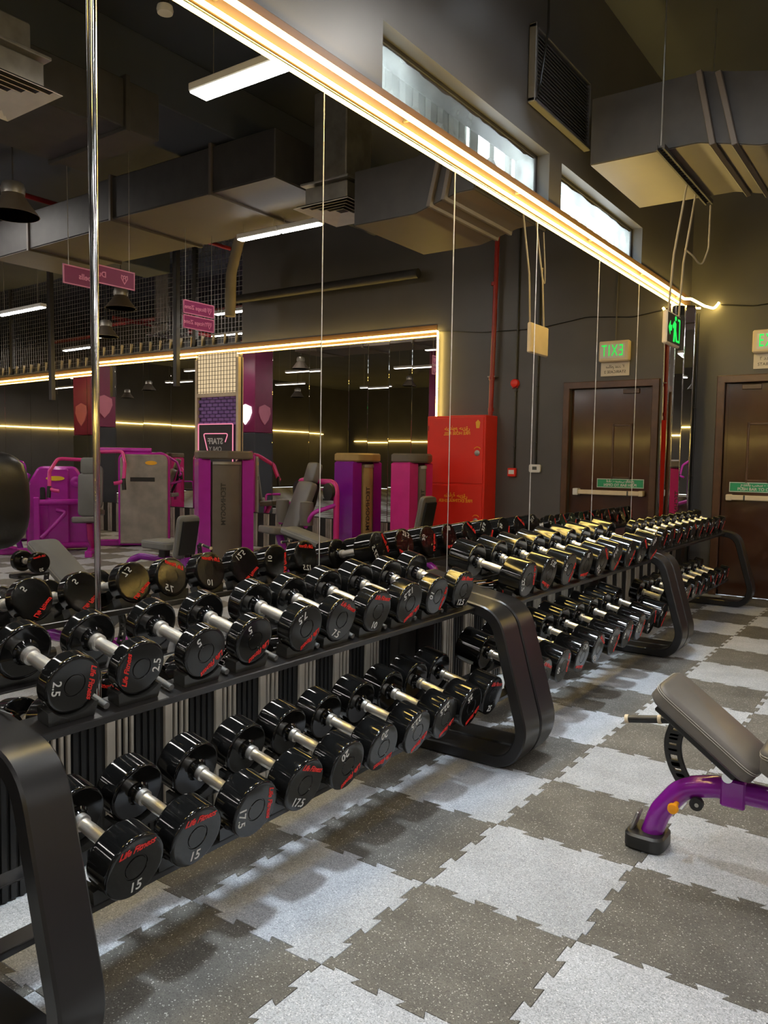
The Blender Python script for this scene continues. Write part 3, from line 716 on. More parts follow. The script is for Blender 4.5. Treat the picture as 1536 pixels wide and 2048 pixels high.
for x, z0, z1, lb in ((1.94, 1.245, 4.4, 'black conduit running down to the red call point'), (1.67, 1.296, 3.6, 'black conduit running down to the thermostat'), (0.075, 0.3, 2.86, 'thin black conduit in the corner beside the mirror')):
    o = MB().tube([(x, YF-0.014, z0), (x, YF-0.014, z1)], 0.011, 10).obj('conduit', 'black', None, 40); tag(o, lb, 'conduit')
    for zz in (z0+0.25, z0+0.9, z0+1.6): MB().box((x, YF-0.014, zz), (0.030, 0.026, 0.012), 0.003).obj('clip', 'black', o)
o = MB().tube([(2.23, 8.43, 1.85), (2.21, 8.43, 3.0), (2.19, 8.43, 4.65)], 0.028, 14).obj('red_pipe', 'redpipe', None, 40); tag(o, 'red sprinkler riser pipe above the fire cabinet', 'pipe')
for zz in (1.93, 2.3, 3.4): MB().tube([(2.225, 8.43, zz-0.02), (2.225, 8.43, zz+0.02)], 0.035, 14).obj('coupling', 'redpipe', o, 40)
MB().box((2.23, 8.47, 2.32), (0.10, 0.10, 0.015), 0.003).obj('pipe_bracket', 'galv', o)
# fire cabinet
t = wall_thing('fire_cabinet', 'tall red fire hose and extinguisher cabinet on the far wall', 'cabinet', 2.575, 0.30)
MB().box((0, -0.15, 0.78), (0.80, 0.29, 1.56), 0.006).obj('body', 'red', t)
for z0, z1, nm, l1, l2 in ((0.755, 1.535, 'upper', 'FIRE HOSE REEL', '\uFED6\uFEF3\uFEAE\uFEA3 \uFEE1\uFEEE\uFEC3\uFEAE\uFEA7'), (0.03, 0.735, 'lower', 'FIRE EXTINGUISHER', '\uFED6\uFEF3\uFEAE\uFEA3 \uFE94\uFEF3\uFE8E\uFED4\uFEC3')):
    d = MB().box((0, -0.299, (z0+z1)/2), (0.75, 0.012, z1-z0), 0.004).obj('cabinet_door', 'red', t)
    put_text(l1, 0.052, 'yellow_ink', (-0.02, -0.3062, z1-0.19), XR, ZU, d, bold=0.001)
    put_text(l2, 0.070, 'yellow_ink', (-0.02, -0.3062, z1-0.125), XR, ZU, d, bold=0.001)
    MB().lathe([(0, 0), (0.034, 0), (0.034, -0.008), (0.026, -0.010), (0, -0.010)], 20, 'y', (-0.30, -0.305, z1-0.42)).obj('lock', 'galv', d, 40)
    MB().tube([(-0.30+0.05*math.cos(a), -0.306, z1-0.40+0.05*math.sin(a)) for a in [PI*(0.2+0.6*k/8) for k in range(9)]], 0.005, 6).obj('turn_arrow', 'orange', d)
    for zz in (z0+0.12, z1-0.12): MB().tube([(0.378, -0.303, zz-0.03), (0.378, -0.303, zz+0.03)], 0.006, 8).obj('hinge', 'redpipe', d)
    if nm == 'upper':
        MB().prism([(-0.33, z1-0.06), (-0.30, z1-0.03), (-0.27, z1-0.06), (-0.28, z1-0.13), (-0.32, z1-0.13)], -0.3065, -0.3055).obj('safety_emblem', 'yellow_ink', d)
# wall cables
o = MB().tube(fillet([(0.29, 8.495, 2.925), (0.6, 8.50, 2.885), (1.1, 8.50, 2.93), (1.7, 8.50, 2.85), (2.4, 8.50, 2.86), (3.02, 8.505, 2.93)], 0.4, 6), 0.0055, 6).obj('loose_cable', 'black', None, 60)
tag(o, 'thin black cable sagging along the far wall from the strip light', 'cable')
# ---- far wall mirrors and lights
fm = empty('wall_mirror', (3.0, YF, 0.505)); tag(fm, 'wall mirror in narrow panes on the far wall beside the fire cabinet', 'mirror')
fm2 = empty('wall_mirror', (7.5, YF, 0.505)); tag(fm2, 'wall mirror on the partition beyond the staff door', 'mirror')
def fpane(x0, x1, par, ox, tilt=0.0):
    m = MB().box((0, 0.0025, 0), (x1-x0-0.006, 0.005, MZ1-MZ0), 0.0018); o = m.obj('mirror_pane', 'mirror', par)
    o.location = ((x0+x1)/2-ox, -0.006, (MZ0+MZ1)/2-0.505); o.rotation_euler = (math.radians(tilt), 0, 0)
FE = [3.03, 3.40, 3.76, 4.10, 4.42, 5.12, 5.82, 6.44]
for k in range(len(FE)-1): fpane(FE[k], FE[k+1], fm, 3.0, (0.0, 0.05, -0.04, 0.03, 0, 0.05, 0)[k])
FE2 = [7.46, 8.05, 8.75, 9.5, 10.3, 11.2, 12.1, 13.0, 13.9]
for k in range(len(FE2)-1): fpane(FE2[k], FE2[k+1], fm2, 7.5, (0, 0.04, -0.04, 0, 0.03, 0, 0, 0)[k])
struct(MB().box((8.49, YF-0.004, 2.943), (10.9, 0.014, 0.141), 0.003).obj('trim_5', 'board'))
led2 = MB().tube(fillet([(3.0, 8.46, 1.80), (3.0, 8.46, 2.925), (13.9, 8.46, 2.925)], 0.02, 3), 0.0115, 10).obj('led_strip', 'led', None, 60)
tag(led2, 'glowing yellow strip light framing the far wall mirror', 'strip light')
led3 = MB().tube([(3.04, 8.486, 2.874), (13.9, 8.486, 2.874)], 0.006, 8).obj('led_strip', 'led', None, 60)
tag(led3, 'thin lower glowing strip light at the top edge of the far wall mirror', 'strip light')
struct(MB().box((10.65, YF-0.004, 0.2525), (6.4, 0.010, 0.505)).obj('trim_6', 'slat_d'))
b2 = struct(MB().box((4.75, YF-0.004, 0.2525), (3.46, 0.010, 0.505)).obj('trim_7', 'slat_d'))
for nm, xa, xb in (('far', 3.05, 6.42), ('far', 7.5, 13.8)):
    mm = MB(); x = xa
    while x < xb:
        for d, wd in ((0, 0.03), (0.034, 0.0125), (0.060, 0.0125), (0.084, 0.0125)): mm.box((x+d, YF-0.012, 0.25), (wd, 0.012, 0.49))
        x += 0.236
    o = mm.obj('slat_row', 'slat_l', b2); o['kind'] = 'stuff'
# ---- staff door bay
t = wall_thing('staff_door_bay', 'narrow staff doorway bay with lit mesh panel above violet bricks', 'doorway', 6.95, 0.0)
MB().box((0, -0.02, 2.60), (0.86, 0.03, 0.60), 0.003).obj('lit_panel', 'cream_glow', t)
mm = MB()
for k in range(14): mm.box((-0.42+k*0.0646, -0.05, 2.60), (0.006, 0.006, 0.60))
for k in range(10): mm.box((0, -0.052, 2.32+k*0.062), (0.86, 0.005, 0.006))
o = mm.obj('wire_mesh', 'ductdark', t); o['kind'] = 'stuff'
MB().box((0, -0.006, 1.10), (0.86, 0.012, 2.18)).obj('brick_backing', 'mortar', t)
bm_ = MB().box((0, -0.018, 0), (0.118, 0.022, 0.048), 0.004).mesh('brick', 'brick_p')
for r in range(8):
    for c in range(7):
        x = -0.40+c*0.128+(0.064 if r % 2 else 0)
        if x < 0.40: link('brick', bm_, t, (x, 0, 1.84+r*0.056))
fr_ = MB()
for x in (-0.455, 0.45): fr_.box((x, -0.03, 1.42), (0.05, 0.06, 2.80), 0.004)
fr_.box((0, -0.03, 2.27), (0.86, 0.06, 0.06), 0.004).obj('bay_frame', 'cream', t)
dd = MB().box((0.02, -0.03, 0.92), (0.74, 0.04, 1.80), 0.004).obj('door_leaf', 'ductdark', t)
for (c, d) in (((0.02, 1.825), (0.76, 0.014)), ((-0.36, 0.92), (0.014, 1.8)), ((0.40, 0.92), (0.014, 1.8))): MB().box((c[0], -0.052, c[1]), (d[0], 0.01, d[1])).obj('door_edging', 'neon', dd)
MB().tube(fillet([(-0.20, -0.056, 1.55), (-0.26, -0.056, 1.68), (0.28, -0.056, 1.68), (0.17, -0.056, 1.36)], 0.03, 4), 0.007, 8).obj('neon_outline', 'neon', dd)
put_text('STAFF', 0.125, 'white_ink', (0.02, -0.053, 1.56), XR, ZU, dd, bold=0.004)
put_text('ONLY', 0.105, 'white_ink', (0.02, -0.053, 1.44), XR, ZU, dd)
# ---- top of the partition: slats and wire mesh
mm = MB(); x = 6.6
while x < 13.9: mm.box((x, YF+0.03, 3.12), (0.012, 0.05, 0.16)); x += 0.25
MB().box((10.3, YF+0.06, 3.10), (7.5, 0.02, 0.14)).obj('slat_band', 'slat_d', struct(mm.obj('trim_8', 'slat_l')))
mesh_ = MB(); x = 6.5
while x < 14.0: mesh_.box((x, YF+0.05, 3.87), (0.005, 0.005, 1.64)); x += 0.075
z = 3.06
while z < 4.68: mesh_.box((10.25, YF+0.05, z), (7.5, 0.005, 0.005)); z += 0.075
o = mesh_.obj('wire_mesh_screen', 'galv'); tag(o, 'wire mesh screen standing on the mirrored partition', 'mesh screen')
for x in (7.55, 10.2, 12.8):
    q = MB().box((x, YF+0.06, 3.87), (0.07, 0.07, 1.64), 0.004).obj('screen_post', 'ductdark', o)
MB().box((9.9, 12.88, 2.2), (7.5, 0.02, 1.6)).obj('purple_band', 'magenta', struct(MB().box((9.9, 12.895, 3.05), (7.5, 0.01, 0.1)).obj('trim_9', 'white')))

# ================================================================== CEILING SERVICES
t = empty('air_duct', (0.3, 5.7, 3.3)); tag(t, 'brown flat air duct crossing below the ceiling near the far wall', 'duct')
bot = fillet([(0.17, 3.30), (0.86, 3.30), (1.22, 3.21), (1.8, 3.21)], 0.15, 5); top = [(x, z+0.42) for x, z in bot]
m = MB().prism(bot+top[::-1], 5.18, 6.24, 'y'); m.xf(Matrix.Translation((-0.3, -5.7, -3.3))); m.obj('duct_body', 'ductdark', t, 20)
m = MB().prism(bot+[(x, z-0.004) for x, z in bot][::-1], 5.19, 6.23, 'y'); m.xf(Matrix.Translation((-0.3, -5.7, -3.3))); m.obj('duct_lit_underside', 'duct', t, 20)  # lighter skin paints the strip light's glow under the dark duct
for x, z, a in ((0.90, 3.295, 12), (1.02, 3.265, 14)):
    MB().box((x-0.3, 0, z-3.3+0.19), (0.035, 1.12, 0.47), 0.004, Matrix.Rotation(-math.radians(a), 3, 'Y')).obj('duct_flange', 'duct', t)
st = MB()
for s in (-1, 1): st.box((0.35+s*0.022, 0.03, -0.012), (0.012, 1.26, 0.03))
for k in range(26): st.box((0.35, -0.58+k*0.049, -0.006), (0.034, 0.022, 0.012))
st.obj('strut_channel', 'ductdark', t)
for y in (-0.58, 0.64): MB().tube([(0.35, y, 0.0), (0.35, y, 1.38)], 0.005, 6).obj('threaded_rod', 'galv', t)
t = empty('air_duct', (5.0, 5.8, 3.98)); tag(t, 'brown flat duct running sideways above the pad machines', 'duct')
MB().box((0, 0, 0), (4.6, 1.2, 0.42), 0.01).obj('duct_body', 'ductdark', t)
MB().box((0, 0, -0.2115), (4.58, 1.18, 0.004)).obj('duct_lit_underside', 'duct', t)  # same painted glow: lighter skin below the dark body
for x in (-1.5, 0.0, 1.5): MB().box((x, 0, 0), (0.035, 1.25, 0.47), 0.004).obj('duct_flange', 'duct', t)
# second big duct, parallel to the mirror
t = empty('air_duct', (3.2, 1.0, 3.85)); tag(t, 'large dark duct running lengthwise above the benches', 'duct')
MB().box((0, -1.2, 0.0), (0.9, 8.4, 0.34), 0.01).obj('duct_body', 'ductdark', t)
for y in (-4.5, -3, -1.5, 0, 1.5, 2.7): MB().box((0, y, 0), (0.95, 0.04, 0.39), 0.004).obj('duct_flange', 'ductdark', t)
t = empty('air_duct', (7.4, 3.8, 3.75)); tag(t, 'brown flat duct hung over the middle of the room', 'duct')
MB().box((0, 0, 0), (3.6, 0.9, 0.36), 0.01).obj('duct_body', 'duct', t)
for x in (-1.2, 0, 1.2): MB().box((x, 0, 0), (0.04, 0.95, 0.41), 0.004).obj('duct_flange', 'duct', t)
# square air diffusers
def diffuser(x, y, z, h, label):
    t = empty('air_diffuser', (x, y, z)); tag(t, label, 'air vent', 'square ceiling air diffusers')
    MB().box((0, 0, 0.10), (0.46, 0.46, 0.16), 0.01).obj('neck_box', 'galv', t)
    MB().box((0, 0, 0.18+h/2), (0.36, 0.36, h), 0.01).obj('drop_duct', 'galv', t)
    MB().box((0, 0, 0.205), (0.52, 0.52, 0.02), 0.004).obj('collar', 'galv', t)
    for k, r in enumerate((0.30, 0.245, 0.19, 0.135, 0.08)):
        m = MB(); z0, z1 = 0.0, 0.022; ri = r-0.042
        vs = [(sx*r, sy*r, z0) for sx, sy in ((-1, -1), (1, -1), (1, 1), (-1, 1))] + [(sx*ri, sy*ri, z1) for sx, sy in ((-1, -1), (1, -1), (1, 1), (-1, 1))] + [(sx*ri, sy*ri, z1+0.003) for sx, sy in ((-1, -1), (1, -1), (1, 1), (-1, 1))] + [(sx*r, sy*r, z0+0.003) for sx, sy in ((-1, -1), (1, -1), (1, 1), (-1, 1))]
        fs = []
        for a, b in ((0, 4), (4, 8), (8, 12), (12, 0)):
            for i in range(4): fs.append((a+i, a+(i+1) % 4, b+(i+1) % 4, b+i))
        m.add(vs, fs).obj('louvre_ring', 'diffuser', t)
    MB().box((0, 0, 0.02), (0.56, 0.56, 0.004)).obj('throat', 'ductdark', t)
diffuser(2.20, 5.52, 3.46, 0.80, 'square air diffuser hanging under the brown duct')
diffuser(2.44, 2.52, 3.46, 0.22, 'square air diffuser hanging over the aisle near the viewer')
diffuser(9.4, 9.6, 3.5, 0.9, 'square air diffuser beyond the wire mesh')
diffuser(6.3, 0.4, 3.4, 1.0, 'square air diffuser over the middle of the room')
# dome pendants
def pendant(x, y, z, label, r=0.2):
    t = empty('pendant_lamp', (x, y, z)); tag(t, label, 'pendant lamp', 'dome pendant lamps')
    MB().lathe([(r, 0.0), (r*0.93, 0.02), (r*0.62, 0.10), (r*0.40, 0.165), (r*0.36, 0.165), (r*0.58, 0.096), (r*0.89, 0.018), (r*0.96, 0.0)], 28).obj('shade', 'lampshade', t, 50)
    MB().lathe([(r*0.955, 0.003), (r*0.9, 0.016), (r*0.58, 0.092), (r*0.33, 0.150), (0.0, 0.150)], 28).obj('shade_lining', 'lampin', t, 50)
    MB().lathe([(0, 0.16), (r*0.45, 0.165), (r*0.47, 0.215), (r*0.40, 0.255), (r*0.15, 0.27), (0, 0.27)], 20).obj('gear_box', 'galv', t, 40)
    MB().tube([(0, 0, 0.27), (0, 0, ZC-z-0.004)], 0.006, 6).obj('cord', 'ductdark', t)
PEN = [(1.65, 6.57, 3.45, 'dome pendant lamp nearest the far wall above the aisle'), (4.03, 3.59, 3.30, 'dome pendant lamp nearest the chrome mirror joint'), (6.75, 6.60, 3.25, 'dome pendant lamp above the chest machines'),
       (8.9, 7.9, 3.22, 'dome pendant lamp close to the mirrored partition'), (4.3, 0.2, 3.3, 'dome pendant lamp over the free bench area'), (6.7, 1.8, 3.3, 'dome pendant lamp in mid room'), (6.7, -2.4, 3.3, 'dome pendant lamp toward the back of the room'),
       (4.3, -3.6, 3.3, 'dome pendant lamp near the back left'), (9.6, 3.6, 3.3, 'dome pendant lamp along the right side'), (9.6, -0.8, 3.3, 'dome pendant lamp by the right wall'), (8.2, -5.4, 3.3, 'dome pendant lamp in the back right corner'),
       *[(x, y, 3.1, 'dome pendant lamp %s in the wide right half' % q) for x, y, q in ((10.2, 5.2, 'nearest the partition'), (12.6, 3.6, 'left of centre'), (13.4, -0.6, 'behind the centre'), (15.6, 3.0, 'right of centre'), (16.6, -2.0, 'at the back right'), (18.4, 1.6, 'by the right wall'))]]
for (x, y, z, lb) in PEN: pendant(x, y, z, lb)
# red sprinkler pipes
def pipe(pts, r, label, mat='redpipe'):
    o = MB().tube(pts, r, 10).obj('sprinkler_pipe', mat, None, 40); tag(o, label, 'pipe'); return o
pipe([(6.6, -7.9, 4.4), (6.6, 8.4, 4.4)], 0.03, 'red sprinkler pipe running lengthwise in mid room')
pipe([(9.95, 8.8, 3.75), (9.95, 12.8, 3.75)], 0.04, 'red sprinkler pipe beyond the wire mesh')
pipe([(6.6, 10.2, 4.0), (13.9, 10.2, 4.0)], 0.04, 'second red pipe beyond the wire mesh crossing sideways')
o = MB().tube([(3.2, 8.3, 3.62), (6.4, 8.3, 3.62)], 0.06, 12).obj('wall_pipe', 'ductdark', None, 40); tag(o, 'dark pipe fixed along the top of the far wall', 'pipe')
o = MB().tube(fillet([(5.6, 7.9, 4.6), (5.9, 7.9, 4.3), (6.1, 7.95, 3.9), (6.12, 7.95, 3.3)], 0.2, 5), [0.07]*13 if False else 0.075, 10).obj('cable_bundle', 'rope', None, 40); tag(o, 'bundle of tan cables dropping from the ceiling', 'cables')
for x, y, lb in ((7.55, 8.2, 'black steel post between the chest machines and the partition'), (10.4, 7.9, 'black steel post by the far purple machine')):
    o = MB().box((x, y, 2.35+1.2), (0.08, 0.08, 2.3), 0.005).obj('ceiling_post', 'ductdark'); tag(o, lb, 'post')
o = MB().lathe([(0, 0), (0.05, 0.0), (0.055, 0.02), (0.05, 0.045), (0, 0.045)], 20, 'z', (2.15, 3.56, ZC-0.47)).obj('smoke_detector', 'white', None, 40); tag(o, 'round white smoke detector under the ceiling', 'detector')
MB().lathe([(0, 0), (0.03, 0.0), (0.035, 0.46), (0, 0.46)], 12, 'z', (2.15, 3.56, ZC-0.43)).obj('stem', 'ductdark', o)
# wall grille with louvres
t = empty('wall_grille', (0, 5.03, 3.54)); tag(t, 'black louvred air grille high on the wall above the window', 'grille')
for (c, d) in (((0.02, -0.45, 0.21), (0.05, 0.03, 0.46)), ((0.02, 0.45, 0.21), (0.05, 0.03, 0.46)), ((0.02, 0, -0.01), (0.05, 0.93, 0.03)), ((0.02, 0, 0.43), (0.05, 0.93, 0.03))): MB().box(c, d, 0.005).obj('grille_frame', 'wall', t)
lv = MB().box((0, 0, 0), (0.03, 0.88, 0.004), 0.0, Matrix.Rotation(math.radians(60), 3, 'Y')).mesh('louvre', 'wall')
for k in range(18): link('louvre', lv, t, (0.022, 0, 0.018+k*0.0225))
MB().box((0.012, 0, 0.21), (0.004, 0.88, 0.42)).obj('back_plate', 'wall', t)
o = MB().tube(fillet([(0.03, 4.75, 4.6), (0.05, 4.72, 4.0), (0.05, 4.62, 3.62), (0.03, 4.58, 3.52)], 0.2, 5), 0.008, 6).obj('loose_cable', 'black', None, 60); tag(o, 'black cable hanging across the wall grille', 'cable')
# exit sign hung on cords from the duct strut
t = empty('hanging_exit_sign', (0.535, 5.955, 2.30)); tag(t, 'hanging green exit sign with running figure beside the strip light', 'exit sign')
MB().box((-0.012, 0, 0), (0.035, 0.34, 0.235), 0.008).obj('housing', 'cream', t)
MB().box((0.006, 0, 0), (0.004, 0.315, 0.205)).obj('face', 'black', t)
xf = 0.0105
def glyph(o, nm='running_figure'): MB().prism(o, 0.0085, xf, 'x').obj(nm, 'exit_glow', t)
glyph([(-0.02, -0.09), (0.015, -0.09), (0.02, -0.02), (0.05, -0.085), (0.085, -0.085), (0.045, 0.0), (0.045, 0.045), (0.0, 0.06), (-0.05, 0.02), (-0.03, 0.0), (-0.005, 0.02), (-0.01, -0.03)])
glyph([(0.03+0.02*math.cos(a), 0.08+0.018*math.sin(a)) for a in [2*PI*k/12 for k in range(12)]], 'figure_head')
glyph([(-0.145, 0.0), (-0.10, 0.05), (-0.10, 0.02), (-0.065, 0.02), (-0.065, -0.02), (-0.10, -0.02), (-0.10, -0.05)], 'arrow')
glyph([(0.09, -0.085), (0.145, -0.085), (0.145, 0.085), (0.09, 0.085), (0.09, 0.07), (0.13, 0.07), (0.13, -0.07), (0.09, -0.07)], 'doorway_mark')
for y in (-0.135, 0.135): MB().tube([(0, y, 0.115), (0.02, y*0.95, 0.5), (0.09, y*0.9, 0.985)], 0.0075, 6).obj('cord', 'rope', t, 50)
o = MB().tube(fillet([(0.67, 6.33, 3.26), (0.66, 6.36, 2.95), (0.63, 6.3, 2.80), (0.60, 6.16, 2.86), (0.56, 6.09, 2.9)], 0.1, 5), 0.006, 6).obj('loose_cable', 'rope', None, 60); tag(o, 'loose cable looping from the duct strut to the exit sign', 'cable')
# ceiling signs
def logo(t, cx, cz, s, x):
    for o in ([(-0.5, 0.55), (-0.15, 0.42), (0, 0.55), (0.15, 0.42), (0.5, 0.55), (0.55, 0.1), (0, -0.7), (-0.55, 0.1)],):
        oo = [(cx-a*s, cz+b*s) for a, b in o]; ii = inset(oo, s*0.12)
        n = len(oo); m = MB(); vs = [(x, *p) for p in oo]+[(x, *p) for p in ii]
        m.add(vs, [(i, (i+1) % n, n+(i+1) % n, n+i) for i in range(n)]).obj('emblem_outline', 'signb', t)
    put_text('H', s*0.8, 'signb', (x, cx, cz+0.1*s), (0, -1, 0), ZU, t, bold=0.001)
def hang_sign(x, y, z, ln, h, lines, label):
    t = empty('hanging_sign', (x, y, z)); tag(t, label, 'sign', 'plum zone signs hung from the ceiling')
    for k, tx in enumerate(lines):
        zz = -k*(h+0.012)
        MB().box((0, 0, zz), (0.012, ln, h), 0.002).obj('board', 'signp', t)
        for s in (-1, 1): MB().box((-0.0068, 0, zz+s*(h/2-0.006)), (0.002, ln, 0.010)).obj('border', 'signb', t); MB().box((-0.0068, s*(ln/2-0.006), zz), (0.002, 0.010, h)).obj('border', 'signb', t)
        put_text(tx, h*0.42, 'signb', (-0.0085, -ln*0.11, zz), (0, -1, 0), ZU, t, bold=0.0015)
        logo(t, ln*0.34, zz, h*0.42, -0.0085)
    for s in (-1, 1): MB().tube([(0, s*ln*0.42, h/2), (0, s*ln*0.42, (3.755 if 5 < y < 6.5 else ZC-0.004)-z)], 0.003, 5).obj('wire', 'galv', t)
hang_sign(4.0, 4.36, 2.92, 0.72, 0.165, ['Dumbells'], 'plum hanging sign reading Dumbells')
hang_sign(4.55, 5.98, 2.93, 0.44, 0.145, ['Biceps Zone', 'Triceps Zone'], 'pair of plum hanging signs reading Biceps Zone and Triceps Zone')
hang_sign(6.0, -3.2, 2.9, 0.6, 0.16, ['Chest Zone'], 'plum hanging sign reading Chest Zone')
#@@MACHINES
# ================================================================== MACHINES SEEN IN THE MIRRORS
def prism_part(name, mat, par, outline, a, b, axis='y', ch=0.006, sm=35): return MB().prism(outline, a, b, axis, ch).obj(name, mat, par, sm)
def soft_pad(name, mat, par, ln, wd, th, mw):
    o = pad_mb(ln, wd, th, min(ln, wd)*0.22).obj(name, mat, par, 40); o.matrix_local = mw; return o
def TR(x, y, z, rx=0, ry=0, rz=0):
    return Matrix.Translation((x, y, z)) @ Matrix.Rotation(math.radians(rz), 4, 'Z') @ Matrix.Rotation(math.radians(ry), 4, 'Y') @ Matrix.Rotation(math.radians(rx), 4, 'X')
def tower(x, y, rz, label, side, face, w=0.70, d=0.34, h=1.40):
    t = empty('weight_stack_tower', (x, y, 0), math.radians(rz)); tag(t, label, 'gym machine', 'weight stack towers')
    for s in (-1, 1): prism_part('side_cover', side, t, [(s*(w/2-0.075)-0.075, -d/2+0.02), (s*(w/2-0.075)+0.075, -d/2+0.02), (s*(w/2-0.075)+0.075, d/2), (s*(w/2-0.075)-0.075, d/2)], 0.0, h-0.10, 'z', 0.02)
    arc = [(-w/2+0.17+(w-0.34)*k/10, -d/2-0.045*math.sin(PI*k/10)) for k in range(11)]
    f = prism_part('front_shroud', face, t, arc+[(w/2-0.16, d/2-0.03), (-w/2+0.16, d/2-0.03)], 0.03, h-0.14, 'z', 0.01)
    prism_part('shroud_rib', 'shroud', f, [(-w/2+0.155, -d/2+0.03), (-w/2+0.185, -d/2-0.02), (-w/2+0.185, d/2-0.05), (-w/2+0.155, d/2-0.05)], 0.02, h-0.13, 'z', 0.004)
    prism_part('shroud_brow', 'galv', f, [(x_, y_-0.012) for x_, y_ in arc]+[(w/2-0.17, -d/2+0.02), (-w/2+0.17, -d/2+0.02)], h-0.175, h-0.135, 'z', 0.004)
    cap = fillet([(-w/2, d/2), (-w/2, -d/2+0.06), (-w/2+0.06, -d/2-0.02), (0, -d/2-0.075), (w/2-0.06, -d/2-0.02), (w/2, -d/2+0.06), (w/2, d/2)], 0.08, 5)
    prism_part('top_cap', face, t, cap, h-0.105, h, 'z', 0.018)
    prism_part('plinth', 'shroud', t, [(p[0]*0.86, p[1]*0.98) for p in cap], 0.0, 0.035, 'z', 0.006)
    o = text_mesh('TECHNOGYM', 0.085, 'dark_ink', 0, 0.0008, 0.001)
    link('vertical_lettering', o, f, None, frame_mat((0.05, -d/2-0.0465, h*0.52), (0, 0, -1), (1, 0, 0)))
    return t
def press_machine(x, y, rz, label, rim='magenta', arm='pink'):
    t = empty('chest_press_machine', (x, y, 0), math.radians(rz)); tag(t, label, 'gym machine', 'seated press machines')
    o = fillet([(-0.36, 0.02), (0.36, 0.02), (0.36, 1.37), (-0.36, 1.37)], [0, 0, 0.13, 0.13], 6, True)
    r = prism_part('shroud_rim', rim, t, o, 0.02, 0.26, 'y', 0.02)
    f = prism_part('shroud_panel', 'greypanel', r, inset(o, 0.03), -0.012, 0.03, 'y', 0.012)
    MB().box((0.02, -0.016, 0.98), (0.34, 0.006, 0.06), 0.002).obj('rep_window', 'black', f)
    MB().prism([(-0.10+0.06*math.cos(a)*(1.4), 1.22+0.03*math.sin(a)) for a in [2*PI*k/14 for k in range(14)]], -0.018, -0.012).obj('badge', 'yellow_ink', f)
    fr = MB().tube(fillet([(0.75, 0.2, 0.06), (0.75, 0.25, 0.9), (0.70, 0.2, 1.40), (-0.1, 0.1, 1.40)], 0.12, 5), 0.035, 12).obj('upright', rim, t, 50)
    for s, xx in ((-1, 0.30), (1, 1.18)):
        MB().tube(fillet([(0.74, 0.15, 1.36), (xx, 0.05, 1.38), (xx+s*0.06, -0.25, 1.20), (xx+s*0.05, -0.34, 0.95), (xx-s*0.08, -0.36, 0.93)], 0.10, 5), 0.026, 12).obj('press_arm', arm, fr, 50)
        MB().tube([(xx+s*0.05, -0.34, 1.0), (xx+s*0.06, -0.35, 0.84)], 0.028, 10).obj('hand_grip', 'black', fr, 40)
    soft_pad('back_pad', 'vinyl_g', t, 0.62, 0.34, 0.08, TR(0.74, 0.06, 0.86, 82, 0, 0) @ Matrix.Rotation(PI/2, 4, 'Z'))
    soft_pad('head_pad', 'vinyl_g', t, 0.24, 0.27, 0.07, TR(0.74, 0.10, 1.27, 80, 0, 0) @ Matrix.Rotation(PI/2, 4, 'Z'))
    soft_pad('seat', 'vinyl', t, 0.42, 0.40, 0.08, TR(0.74, -0.22, 0.48, -6))
    MB().tube(fillet([(0.74, -0.2, 0.48), (0.74, -0.1, 0.25), (0.74, 0.2, 0.10)], 0.1, 4), 0.04, 12).obj('seat_stem', arm, t, 50)
    MB().box((0.74, 0.05, 0.045), (0.10, 0.75, 0.09), 0.01).obj('base_beam', rim, t)
    MB().box((0.2, 0.22, 0.045), (1.1, 0.09, 0.09), 0.01).obj('base_beam', rim, t)
    return t
